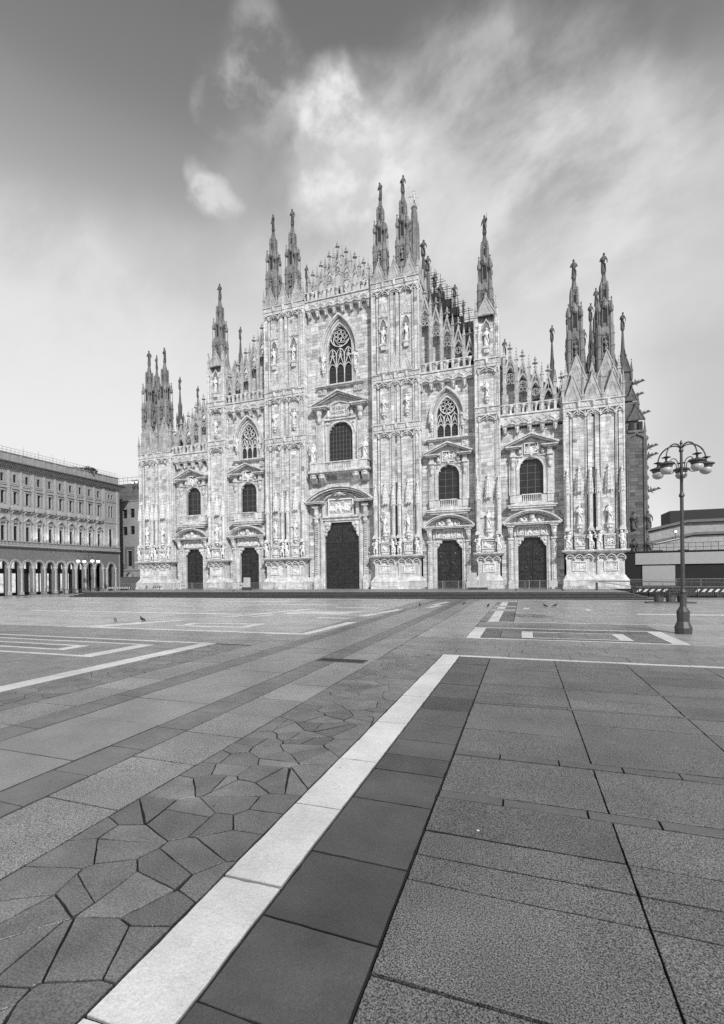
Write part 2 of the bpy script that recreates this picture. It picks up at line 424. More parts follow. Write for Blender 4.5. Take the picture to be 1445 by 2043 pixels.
# ------------------------------------------------------------------ carved pieces
def figure_mesh(seed, m=statue_m, h=2.3, name='statue'):
    """one continuous robed figure: elliptical rings from hem to crown, arms grown out of the shoulders"""
    r = random.Random(seed); k = 10; b = MB()
    prof = [(.0, .29, .24), (.10, .30, .25), (.45, .26, .22), (.85, .235, .20), (1.10, .22, .18), (1.30, .235, .18), (1.55, .29, .19),
            (1.78, .31, .19), (1.90, .20, .14), (1.94, .085, .085), (2.0, .085, .09), (2.05, .125, .135), (2.14, .145, .155), (2.24, .125, .14), (2.30, .06, .07)]
    sway = r.uniform(-.10, .10)
    for z, a, c in prof:
        zz_ = z * h / 2.3; ox = sway * math.sin(z / 2.3 * 4.5)
        for i in range(k):
            g = 2 * PI * i / k; fold = 1 + (.13 * math.sin(5 * g + seed + z * 1.3) if z < 1.3 else 0)
            b.v.append((ox + a * fold * math.cos(g), c * fold * math.sin(g), zz_))
    for j in range(len(prof) - 1):
        for i in range(k):
            q = (i + 1) % k; b.f.append((j * k + i, j * k + q, (j + 1) * k + q, (j + 1) * k + i)); b.t.append(0)
    b.f.append(tuple((len(prof) - 1) * k + i for i in range(k))); b.t.append(0)
    s = h / 2.3
    def arm(sx, el, ha):
        sh = (sx * .27 * s, 0, 1.72 * s); b.tube(sh, [q * s for q in el], .095 * s, .07 * s); b.tube([q * s for q in el], [q * s for q in ha], .07 * s, .05 * s); b.ball([q * s for q in ha], .065 * s, 6, 4)
    pose = seed % 5
    if pose == 0: arm(-1, (-.42, -.05, 1.38), (-.12, -.28, 1.42)); arm(1, (.42, -.05, 1.38), (.16, -.28, 1.25))
    elif pose == 1: arm(-1, (-.5, -.05, 1.85), (-.55, -.12, 2.3)); arm(1, (.42, 0, 1.35), (.2, -.26, 1.2))
    elif pose == 2: arm(-1, (-.44, 0, 1.32), (-.38, -.2, 1.05)); arm(1, (.45, -.12, 1.4), (.5, -.3, 1.65)); b.tube((.5 * s, -.3 * s, .3 * s), (.5 * s, -.3 * s, 2.2 * s), .025 * s)
    elif pose == 3: arm(-1, (-.55, -.1, 1.62), (-.85, -.2, 1.55)); arm(1, (.40, -.02, 1.35), (.1, -.27, 1.3))
    else: arm(-1, (-.40, -.05, 1.38), (-.05, -.28, 1.3)); arm(1, (.44, 0, 1.34), (.42, -.15, 1.0)); b.box(-.16 * s, .12 * s, -.36 * s, -.26 * s, 1.2 * s, 1.5 * s)
    # drapery fold thrown across the body
    b.tube((-.25 * s, -.12 * s, 1.6 * s), (.22 * s, -.22 * s, .75 * s), .07 * s, .10 * s)
    b.tube((.22 * s, -.2 * s, .8 * s), (.25 * s, -.15 * s, .2 * s), .09 * s, .06 * s)
    me = b.mesh(name, m)
    for p in me.polygons: p.use_smooth = True
    return me
FIG = [figure_mesh(i) for i in range(6)]
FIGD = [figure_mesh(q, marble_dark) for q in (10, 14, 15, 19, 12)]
FIGG = [figure_mesh(i + 20, marble_grey) for i in range(3)]
def atlante_mesh(seed):
    r = random.Random(seed); b = MB(); k = 8; sg = 1 if seed % 2 else -1
    # bent, muscular half-nude bearer: torso leaning, one arm up to the capital
    for sx, kx in ((-1, -.02), (1, .12 * sg)):
        b.tube((sx * .10, 0, 1.02), (sx * .15 + kx, -.13, .55), .13, .095, 8); b.tube((sx * .15 + kx, -.13, .55), (sx * .13, .02, .08), .09, .055, 8)
        b.tube((sx * .13, .02, .06), (sx * .14, -.2, .03), .06, .05, 6)
    prof = [(.19, .95), (.20, 1.08), (.17, 1.25), (.21, 1.45), (.25, 1.62), (.22, 1.74), (.09, 1.80)]
    n = len(b.v)
    for q, z in prof:
        ox = sg * .10 * math.sin((z - .9) * 2.2)
        for i in range(k):
            g = 2 * PI * i / k; b.v.append((ox + q * math.cos(g), -.03 + q * .7 * math.sin(g), z))
    for j in range(len(prof) - 1):
        for i in range(k):
            e = (i + 1) % k; b.f.append((n + j * k + i, n + j * k + e, n + (j + 1) * k + e, n + (j + 1) * k + i)); b.t.append(0)
    hx = sg * .16
    b.ball((hx, -.10, 1.93), .145, 8, 6, 1.15)
    b.tube((hx - .05 * sg, -.02, 1.75), (hx, -.08, 1.86), .08, .08)
    b.tube((.24, 0, 1.66), (.42, -.10, 1.86), .085, .07); b.tube((.42, -.10, 1.86), (.2, -.12, 2.15), .07, .05)
    b.tube((-.24, 0, 1.66), (-.42, -.06, 1.42), .085, .07); b.tube((-.42, -.06, 1.42), (-.16, -.24, 1.25), .07, .05)
    b.tube((-.2, -.1, 1.08), (.22, -.16, .8), .10, .08); b.tube((.2, -.12, .85), (.28, -.02, .2), .09, .05)
    b.lathe(0, 0, [(.30, -.02), (.30, .04)], 8)
    me = b.mesh('atlante', statue_m)
    for p in me.polygons: p.use_smooth = True
    return me
ATL = [atlante_mesh(i) for i in range(4)]
def relief_mesh(w, h, seed, m=statue_m, depth=.16, nx=30, nz=20, frame=.09, name='relief_panel'):
    """figures carved in relief: ridges and bodies raised out of a sunk field"""
    r = random.Random(seed); segs = []
    nf = max(2, int(w / h * 3.2))
    for i in range(nf):     # bodies with heads, bent limbs and drapery at odd angles
        cx = w * (-.42 + .84 * (i + .5) / nf) + r.uniform(-.06, .06) * w; z0 = h * r.uniform(.1, .38); a = r.gauss(1.45, .55); l = h * r.uniform(.22, .36)
        x1, z1 = cx + l * math.cos(a), z0 + l * math.sin(a); segs.append((cx, z0, x1, z1, h * r.uniform(.06, .09)))
        segs.append((x1 + h * .09 * math.cos(a), z1 + h * .10, x1 + h * .09 * math.cos(a), z1 + h * .11, h * .06))
        for sx_, sz_ in ((x1, z1), (x1, z1), (cx, z0), (cx, z0)):
            a2 = r.uniform(0, 6.28); q = h * r.uniform(.12, .2); ex, ez = sx_ + q * math.cos(a2), sz_ + q * math.sin(a2); a3 = a2 + r.uniform(-1.4, 1.4)
            segs.append((sx_, sz_, ex, ez, h * .045)); segs.append((ex, ez, ex + q * math.cos(a3), ez + q * math.sin(a3), h * .035))
    for _ in range(nf * 4):
        x_, z_ = r.uniform(-.46, .46) * w, r.uniform(.05, .9) * h; a = r.uniform(0, 3.14); q = h * r.uniform(.05, .14)
        segs.append((x_, z_, x_ + q * math.cos(a), z_ + q * math.sin(a), h * .032))
    lim = lambda v, a, b_: max(a, min(b_, v))
    segs = [(lim(a, -w * .47, w * .47), lim(b_, .04 * h, .95 * h), lim(c, -w * .47, w * .47), lim(d, .04 * h, .95 * h), e) for a, b_, c, d, e in segs]
    def hf(x, z):
        v = 0
        for ax, az, bx, bz, q in segs:
            dx_, dz_ = bx - ax, bz - az; l = dx_ * dx_ + dz_ * dz_ + 1e-9
            u = min(1, max(0, ((x - ax) * dx_ + (z - az) * dz_) / l))
            d = math.hypot(x - ax - u * dx_, z - az - u * dz_) / q
            if d < 1.3: v = max(v, math.sqrt(max(0, 1 - (d / 1.3) ** 2)))
        return v
    b = MB()
    for j in range(nz + 1):
        for i in range(nx + 1):
            x = -w / 2 + w * i / nx; z = h * j / nz
            b.v.append((x, -hf(x, z) * depth * .8, z))
    for j in range(nz):
        for i in range(nx):
            a = j * (nx + 1) + i; zc = b.v[a][1] + b.v[a + nx + 2][1]
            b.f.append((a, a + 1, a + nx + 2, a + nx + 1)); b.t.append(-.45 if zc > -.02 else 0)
    f = frame; W = w / 2
    b.box(-W - f, W + f, -depth, .03, -f, 0); b.box(-W - f, W + f, -depth, .03, h, h + f)
    b.box(-W - f, -W, -depth + .003, .03, 0, h); b.box(W, W + f, -depth + .003, .03, 0, h)
    return b.mesh(name, m)
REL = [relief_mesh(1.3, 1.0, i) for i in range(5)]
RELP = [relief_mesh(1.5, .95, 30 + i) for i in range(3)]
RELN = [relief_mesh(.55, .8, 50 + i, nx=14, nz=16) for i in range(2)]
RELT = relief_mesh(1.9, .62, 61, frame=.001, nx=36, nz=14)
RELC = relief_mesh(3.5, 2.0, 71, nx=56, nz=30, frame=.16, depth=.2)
def canopy_mesh(s=1.0, tall=3.2):
    b = MB(); k = 8
    b.lathe(0, 0, [(.18, 0), (.40, .10), (.44, .18), (.40, .26), (.38, .55), (.44, .62), (.38, .70), (.36, .98), (.41, 1.05), (.32, 1.12), (.31, 1.4), (.37, 1.47), (.27, 1.55), (.25, 1.85), (.31, 1.92), (.21, 2.0), (.18, 2.3), (.25, 2.37), (.14, 2.45), (.10, 2.72), (.2, 2.82), (.17, 2.92), (.05, 3.0), (.09, 3.1), (.03, tall)], k)
    for i in range(8):
        a = 2 * PI * i / 8 + .39; c, s1 = math.cos(a), math.sin(a)
        if s1 > .5: continue
        b.tube((.42 * c, .42 * s1, .14), (.40 * c, .40 * s1, .95), .04, .02, 4)
        b.tube((.37 * c, .37 * s1, .9), (.37 * c, .37 * s1, 1.9), .04, .015, 4)
        b.tube((.26 * c, .26 * s1, 1.6), (.26 * c, .26 * s1, 2.45), .035, .012, 4)
        b.tube((.44 * c, .44 * s1, .16), (.46 * c, .46 * s1, -.12), .06, .02, 4)
        a2 = a + PI / 8; c, s1 = math.cos(a2), math.sin(a2)
        for rr, z0, hh in ((.43, .25, .40), (.38, .75, .35), (.33, 1.2, .3)):
            e = PI / 8; p = [(rr * math.cos(a2 - e), rr * math.sin(a2 - e), z0), (rr * math.cos(a2 + e), rr * math.sin(a2 + e), z0), (rr * 1.08 * c, rr * 1.08 * s1, z0 + hh)]
            n = len(b.v); b.v += [tuple(q) for q in p]; b.f.append((n, n + 1, n + 2)); b.t.append(-.12)
            b.tube(p[0], p[2], .025, .02, 4); b.tube(p[1], p[2], .025, .02, 4)
    return b.mesh('canopy', statue_m)
CAN = canopy_mesh()
def corbel_mesh():
    b = MB()
    b.lathe(0, .05, [(.05, 0), (.14, .1), (.12, .22), (.28, .42), (.30, .55), (.22, .62), (.40, .85), (.42, .95)], 8)
    for a in (-2.6, -1.57, -.55): b.ball((.24 * math.cos(a), .24 * math.sin(a), .5), .12, 6, 4)
    return b.mesh('corbel', statue_m)
COR = corbel_mesh()

# finials and gablets --------------------------------------------------
def crockets(b, p0, p1, n, s=.09, y=0, side=0):
    for i in range(n):
        q = (i + .6) / n; x = p0[0] + (p1[0] - p0[0]) * q; z = p0[1] + (p1[1] - p0[1]) * q
        b.lathe(x + side * s * .6, y, [(s * .35, z - s * .7), (s, z), (s * .55, z + s * .8)], 5)
def finial(b, x, y, z, s=1.0):
    """cross-shaped fleuron"""
    b.lathe(x, y, [(.07 * s, z - .3 * s), (.06 * s, z + 1.05 * s)], 6)
    for zz_, q in ((.12, .16), (.5, .30), (.85, .15)):
        b.lathe(x, y, [(q * .4 * s, z + (zz_ - .12) * s), (q * s, z + (zz_ - .03) * s), (q * s, z + (zz_ + .06) * s), (q * .4 * s, z + (zz_ + .13) * s)], 4, 0)
    b.ball((x, y, z + 1.08 * s), .08 * s, 6, 4)
def pinnacle(b, x, y, z0, z1, w=.13):
    b.box(x - w, x + w, y - w, y + w, z0, z1 - 1.5)
    b.box(x - w * 1.4, x + w * 1.4, y - w * 1.4, y + w * 1.4, z1 - 1.55, z1 - 1.42)
    b.frus((x - w, x + w, y - w, y + w), z1 - 1.42, (x - .02, x + .02, y - .02, y + .02), z1 - .15)
    for i in range(3):
        zz_ = z1 - 1.25 + i * .34; q = w * (1.35 - i * .28)
        b.lathe(x, y, [(q * .5, zz_), (q, zz_ + .07), (q * .5, zz_ + .14)], 4, 0)
    b.ball((x, y, z1 - .06), .08, 6, 4)
def circle(cx, cz, r, n=14, a0=0): return [(cx + r * math.cos(a0 + 2 * PI * i / n), cz + r * math.sin(a0 + 2 * PI * i / n)) for i in range(n)]
def quatre(b, cx, cz, r, w, y0, y1):
    b.stroke(circle(cx, cz, r, 14), w, y0, y1, True)
    for i in range(4):
        a = PI / 2 * i + PI / 4
        b.stroke([(cx + r * .96 * math.cos(a - .5), cz + r * .96 * math.sin(a - .5)), (cx + r * .38 * math.cos(a), cz + r * .38 * math.sin(a)), (cx + r * .96 * math.cos(a + .5), cz + r * .96 * math.sin(a + .5))], w * .8, y0 + .02, y1 - .02)
def gablet(b, x, z0, T, w, y=-.45):
    """open traceried light under a steep gable, ending in a fleuron whose tip is at T"""
    h = w / 2; y0, y1 = y - .13, y + .13
    ga = T - 1.35; gb = ga - w * 1.75; la = gb + w * .62; ls = la - w * .95
    b.stroke([(x - h + .05, gb), (x, ga), (x + h - .05, gb)], .28, y0 - .08, y1 + .04)
    b.stroke(arch_pts((x, h - .12, z0, ls, la, 'pt'), 6, foot=z0), .19, y0, y1)
    b.stroke([(x, la + .02), (x, ga - .15)], .06, y0 + .04, y1 - .04)
    # three lobes between arch and gable
    for cx_, cz_, r_ in ((x - w * .2, gb + w * .52, w * .10), (x + w * .2, gb + w * .52, w * .10), (x, gb + w * 1.08, w * .085)):
        b.stroke(circle(cx_, cz_, r_, 8), .055, y0 + .03, y1 - .03, True)
    qz = ls + w * .02
    if ls > z0 + w * .5:
        quatre(b, x, qz, w * .30, .075, y0 + .02, y1 - .02)
        tz = qz - w * .32; c0 = tz - w * .42
        if c0 > z0 + .3:
            b.stroke([(x - h + .14, c0), (x - w * .22, c0 + w * .2), (x - w * .12, c0 + w * .15), (x, c0 + w * .36), (x + w * .12, c0 + w * .15), (x + w * .22, c0 + w * .2), (x + h - .14, c0)], .08, y0 + .02, y1 - .02)
            for sx in (-1, 1): b.stroke([(x + sx * (h - .13), c0), (x + sx * w * .24, qz - w * .25)], .10, y0 + .03, y1 - .03)
    n = max(3, int(w * 3.2))
    crockets(b, (x - h - .03, gb), (x - .03, ga), n, .11, y); crockets(b, (x + h + .03, gb), (x + .03, ga), n, .11, y)
    finial(b, x, y, ga + .0, 1.25)
def solid_gable(b, x, z0, w, h, y0, y1, fin=True):
    b.prism([(x - w / 2 + .04, z0), (x + w / 2 - .04, z0), (x, z0 + h)], y0 + .06, y1)
    b.stroke([(x - w / 2, z0), (x, z0 + h + .05), (x + w / 2, z0)], .13, y0, y1)
    b.stroke([(x - w / 4, z0 + .12), (x, z0 + h * .6), (x + w / 4, z0 + .12)], .06, y0 + .02, y1, True)
    crockets(b, (x - w / 2 - .03, z0), (x - .03, z0 + h), 6, .075, (y0 + y1) / 2); crockets(b, (x + w / 2 + .03, z0), (x + .03, z0 + h), 6, .075, (y0 + y1) / 2)
    if fin: b.lathe(x, (y0 + y1) / 2, [(.07, z0 + h - .1), (.12, z0 + h + .12), (.06, z0 + h + .2), (.13, z0 + h + .36), (.05, z0 + h + .5)], 6)
def ogee(b, x, z, w, h, wd, y0, y1):
    b.stroke([(x - w / 2, z), (x - w * .46, z + h * .28), (x - w * .30, z + h * .55), (x - w * .1, z + h * .72), (x, z + h), (x + w * .1, z + h * .72), (x + w * .30, z + h * .55), (x + w * .46, z + h * .28), (x + w / 2, z)], wd, y0, y1)

# ------------------------------------------------------------------ CATHEDRAL
Z0 = .68
cath = thing('cathedral', 'huge white marble Gothic cathedral front with spires, five bronze doors and stepped openwork parapets', 'cathedral', (0, 0, 0))

# spire prototype ------------------------------------------------------
def spire_proto(m, figs, name='spire'):
    b = MB()
    def ring(z, r0, h=.13, k=8): b.lathe(0, 0, [(r0 * .93, z - h), (r0, z - h * .4), (r0, z + h * .4), (r0 * .93, z + h)], k)
    b.lathe(0, 0, [(.82, -3.0), (.82, 6.1), (.6, 6.5), (.56, 9.4), (.40, 9.8), (.38, 12.0)], 8)
    for i in range(8):
        a = PI / 4 * i; c, s = math.cos(a), math.sin(a)
        if i % 2 == 0: continue
        x, y = .86 * c, .86 * s
        b.lathe(x, y, [(.27, -3.0), (.27, 6.2), (.14, 6.6)], 8)
        for z in (.6, 2.6, 4.0, 5.4): b.lathe(x, y, [(.27, z - .10), (.335, z), (.335, z + .07), (.27, z + .14)], 8)
        # free standing shafts with little canopies
        for px_, py_ in ((1.02 * c, 1.02 * s),):
            b.tube((px_, py_, 6.0), (px_, py_, 8.2), .045, .045, 5)
            b.tube((px_ * .72, py_ * .72, 6.0), (px_ * .72, py_ * .72, 8.2), .045, .045, 5)
            mx, my = px_ * .86, py_ * .86
            b.lathe(mx, my, [(.10, 8.0), (.23, 8.15), (.23, 8.6), (.14, 8.75), (.10, 9.3), (.04, 9.55), (.10, 9.65), (.09, 9.78), (.02, 9.88)], 6)
        x, y = .44 * c, .44 * s
        b.lathe(x, y, [(.13, 9.0), (.13, 12.0), (.07, 12.1), (.10, 12.2), (.02, 12.4)], 6)
        for z in (9.9, 11.0): b.lathe(x, y, [(.13, z - .05), (.17, z), (.13, z + .05)], 6)
    for z in (2.6, 5.4): ring(z, .90)
    ring(9.5, .60, .1); ring(12.0, .46, .09)
    for i in range(4):
        a = PI / 2 * i - PI / 2; c, s = math.cos(a), math.sin(a); tx, ty = -s, c
        # flat pier with niche on each face
        def pt(u, d, z): return (c * d + tx * u, s * d + ty * u, z)
        for u in (-.34, .34): b.tube(pt(u, .84, 2.6), pt(u, .84, 5.2), .06, .06, 4)
        b.tube(pt(-.36, .84, 5.0), pt(0, .9, 5.7), .06, .04, 4); b.tube(pt(.36, .84, 5.0), pt(0, .9, 5.7), .06, .04, 4)
        for u in (-.24, .24): b.tube(pt(u, .66, 6.4), pt(u, .62, 8.6), .05, .05, 4)
        b.lathe(c * .66, s * .66, [(.1, 8.5), (.26, 8.7), (.22, 9.1), (.05, 9.7)], 6)
        for u in (-.17, .17): b.tube(pt(u, .45, 9.8), pt(u, .43, 11.4), .04, .04, 4)
        b.tube(pt(-.2, .42, 11.4), pt(0, .42, 11.9), .05, .03, 4); b.tube(pt(.2, .42, 11.4), pt(0, .42, 11.9), .05, .03, 4)
    b.lathe(0, 0, [(.33, 12.0), (.13, 13.5)], 8)
    for j in range(7):
        z = 12.1 + j * .2; q = .33 - j * .028
        for i in range(8):
            a = PI / 4 * i + .39; b.lathe(q * math.cos(a), q * math.sin(a), [(.02, z), (.055, z + .05), (.02, z + .1)], 4)
    b.lathe(0, 0, [(.12, 13.45), (.2, 13.52), (.13, 13.6), (.21, 13.68), (.14, 13.76), (.22, 13.84), (.2, 13.92)], 8)
    b.v = [(x * 1.1, y * 1.1, z if z < 9.5 else 9.5 + (z - 9.5) * .82) for x, y, z in b.v]
    o = b.make(name, m, cath)
    for i in range(4):
        a = PI / 2 * i - PI / 2; c, s = math.cos(a), math.sin(a)
        for d, z0_, z1_, w in ((.86, 3.4, 5.0, .24), (.66, 6.9, 8.6, .17), (.41, 10.0, 10.9, .11)):
            tx, ty = -s, c; n = MB(); n.quad((c * d + tx * -w, s * d + ty * -w, z0_), (c * d + tx * w, s * d + ty * w, z0_), (c * d + tx * w, s * d + ty * w, z1_), (c * d + tx * -w, s * d + ty * -w, z1_)); n.make('niche', slot, o)  # flat dark panes, niche shade painted as colour
    inst(figs[0], 'statue', o, (0, 0, 13.1), 0, (.92, .92, 1.0))
    for i in range(4):
        a = PI / 2 * i - PI / 2
        inst(FIGG[i % 3], 'niche_statue', o, (.93 * math.cos(a), .93 * math.sin(a), 3.45), a + PI / 2, (.62, .62, .62))
    return o
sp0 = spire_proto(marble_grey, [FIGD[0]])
sp0.location = (30.3, .2, 24.9)
sp0s = [ (33.5, .2, 24.9), (-30.95, .2, 24.9), (-34.15, .2, 24.9), (19.95, .3, 33.05), (-20.2, .3, 33.05),
         (9.35, .2, 41.2), (6.15, .2, 41.2), (-7.35, .2, 41.2), (-10.55, .2, 41.2),
         (33.3, 4.6, 23.4), (-34.9, 2.7, 25.4)]
for i, p in enumerate(sp0s):
    c = copy_tree(sp0, cath, p, 0)
    for ch in c.children:
        if ch.name.startswith('statue'):
            ch.data = FIGD[(i + 1) % 5]; ch.rotation_euler = (0, 0, R.uniform(-.5, .5))
    if i >= 9: c.scale = (.8, .8, 1)
# slender rear spires along the nave
def slim_spire(m):
    b = MB()
    b.lathe(0, 0, [(.75, -14), (.72, 0), (.6, .6), (.5, 3.2), (.32, 3.6), (.26, 5.6), (.12, 8.4), (.2, 8.5), (.12, 8.7)], 8)
    for i in range(4):
        a = PI / 2 * i + PI / 4; x, y = .58 * math.cos(a), .58 * math.sin(a)
        b.lathe(x, y, [(.13, -8), (.13, 2.4), (.2, 2.5), (.17, 2.9), (.03, 4.0)], 6)
        x, y = .3 * math.cos(a), .3 * math.sin(a); b.lathe(x, y, [(.08, 3.2), (.08, 5.0), (.12, 5.1), (.02, 5.9)], 6)
    for z in (-4, -2, 0, 1.4): b.lathe(0, 0, [(.75, z - .1), (.84, z), (.75, z + .1)], 8)
    o = b.make('slender_spire', m, cath)
    inst(FIGD[1], 'statue', o, (0, 0, 8.65), 0, (.8, .8, 1))
    return o
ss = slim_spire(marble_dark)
rear = [(-26.3, 15, 50.3), (-38, 12, 41.3), (-40.2, 20, 42.9), (28.6, 14, 39.7), (33.2, 9, 39.3), (33.2, 16, 39.2), (37.05, 9, 37.3), (12.2, 30, 58.8), (9.99, 14, 54.5), (10.3, 9, 53.6), (9.7, 22, 56.6), (-10.8, 12, 56.6), (21.9, 11, 37.4), (13.4, 34, 57.5), (11.3, 18, 52.0)]
for i, (x, y, T) in enumerate(rear):
    p = (x, y, T - 10.95)
    o = ss if i == 0 else copy_tree(ss, cath, p)
    o.location = p
    if i in (7, 8, 9, 10, 14): o.scale = (1.5, 1.5, 1)

# gilded figure on the crossing spire -----------------------------------
b = MB(); b.lathe(0, 0, [(5, 40), (4.4, 62), (2.6, 72), (2.4, 84), (1.5, 92), (1.2, 104), (.7, 111.5), (1.0, 112), (.7, 112.4)], 8)
for i in range(8):
    a = PI / 4 * i; x, y = math.cos(a), math.sin(a)
    b.lathe(2.6 * x, 2.6 * y, [(.4, 60), (.4, 86), (.1, 92)], 6); b.lathe(1.3 * x, 1.3 * y, [(.3, 84), (.25, 104), (.05, 108)], 6); b.lathe(.9 * x, .9 * y, [(.18, 100), (.15, 108), (.03, 111)], 6)
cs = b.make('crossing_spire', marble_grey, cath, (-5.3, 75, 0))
g = figure_mesh(23, gilt, 4.6, 'gilded_statue'); inst(g, 'gilded_statue', cs, (0, 0, 112.3))
b = MB(); b.tube((-1.1, -.4, 113), (-1.7, -.4, 120.6), .06, .03, 5); b.tube((-1.95, -.4, 118.2), (-1.25, -.4, 118.3), .05); b.make('halberd', gilt, cs)
b = MB(); b.stroke(circle(0, 116.55, .55, 14), .07, -.05, .05, True)
for i in range(12): b.tube((0, 0, 112.6), (1.5 * math.cos(i * .52), .6 * math.sin(i * .52), 112.4 + .9 * (i % 3)), .05, .02, 4)
b.make('halo', gilt, cs)

# nave body behind the front -------------------------------------------
b = MB()
b.box(-33.5, 33.5, 1.5, 60, Z0, 17.5); b.box(-20.5, 20.5, 1.6, 60, 17.6, 26.0); b.box(-11, 11, 1.6, 60, 26.1, 38.5)
b.box(-2.2, 2.2, 20, 60, 38.6, 42)
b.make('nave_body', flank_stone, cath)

# flank beyond the right tower ------------------------------------------
fl = MB(); fb = MB()
fb.box(34.6, 39.0, 6.1, 16, Z0, 20.5); fb.box(34.4, 38.2, 6.2, 14, 20.6, 24.3); fb.box(34.3, 37.6, 6.3, 13, 24.4, 28.2)
masonry(fl, 34.7, 36.6, Z0, 19.2, 6.05, keep=False, seed=77, ch=.42, dark=.35); masonry(fl, 37.15, 38.6, Z0, 19.2, 6.05, seed=78, ch=.42, dark=.35)
masonry(fl, 34.7, 38.1, 20.8, 22.8, 6.15, seed=79, ch=.42, dark=.3)
for x in (34.75, 36.8, 37.0, 38.75, 38.95): fl.lathe(x, 6.0, [(.13, Z0), (.13, 19.4)], 8)
for x, w in ((35.75, 1.9), (37.9, 1.9)):
    ogee(fl, x, 19.3, w, 1.0, .14, 5.9, 6.1); fl.box(x - w / 2, x + w / 2, 5.95, 6.1, 20.3, 20.6)
    solid_gable(fl, x, 21.8, w, 1.9, 5.8, 6.1)
    for s in (-1, 1): fl.box(x + s * w * .25 - .22, x + s * w * .25 + .22, 5.9, 6.1, 20.62, 21.6, t=-.8)
solid_gable(fl, 36.2, 24.4, 1.8, 2.2, 6.0, 6.3); solid_gable(fl, 37.5, 24.4, 1.2, 1.6, 6.0, 6.3)
solid_gable(fl, 35.6, 28.2, 1.4, 2, 6.1, 6.4); solid_gable(fl, 36.9, 28.2, 1.1, 1.8, 6.1, 6.4)
for x, z in ((39.0, 21.9), (38.3, 25.4), (37.6, 29.8)): pinnacle(fl, x - .1, 6.3, z - 2.6, z, .12)
for j in range(14): fl.lathe(39.15, 6.4, [(.1, 3 + j * 1.25), (.24, 3.3 + j * 1.25), (.1, 3.6 + j * 1.25)], 5)
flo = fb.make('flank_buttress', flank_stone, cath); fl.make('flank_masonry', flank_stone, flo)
def gargoyle(parent, x, y, z, s=1.0):
    b = MB()
    b.tube((0, 0, 0), (.6, 0, .08), .22, .17, 6); b.tube((.6, 0, .08), (1.0, 0, .2), .17, .12, 6); b.ball((1.08, 0, .26), .18, 6, 4); b.tube((1.15, 0, .25), (1.38, 0, .18), .09, .05, 5); b.tube((.3, 0, .15), (.25, 0, .55), .12, .03, 4)
    b.tube((.35, -.05, .1), (.7, -.25, .35), .05, .02, 4); b.tube((.2, 0, -.05), (.55, -.1, -.35), .06, .04, 5); b.tube((.4, .05, .1), (.75, .25, .35), .05, .02, 4)
    b.make('gargoyle', marble_dark, parent, (x, y, z))
for x, z in ((39.0, 18.3), (39.0, 17.2), (39.2, 12.8), (38.2, 22.6), (37.6, 26.6), (37.5, 25.0)): gargoyle(flo, x, 6.2, z)
for x, z in ((38.1, 8.0), (38.1, 4.6)): inst(FIGD[1], 'niche_statue', flo, (x - .6, 5.85, z)); inst(FIGD[3], 'niche_statue', flo, (x + 1.0, 5.9, z))

# bay walls ------------------------------------------------------------
def bay_wall(x0, x1, ztop, holes, seed):
    back = MB(); bl = MB()
    masonry(bl, x0, x1, Z0, ztop, 0.0, holes, back, keep=True, seed=seed, dark=.24)
    return back.make('bay_wall', marble_back, cath)
def lathe_col(b, x, y, r, z0, z1, k=8): b.lathe(x, y, [(r * 1.3, z0), (r * 1.3, z0 + .12), (r, z0 + .2), (r, z1 - .2), (r * 1.4, z1 - .1), (r * 1.4, z1)], k)

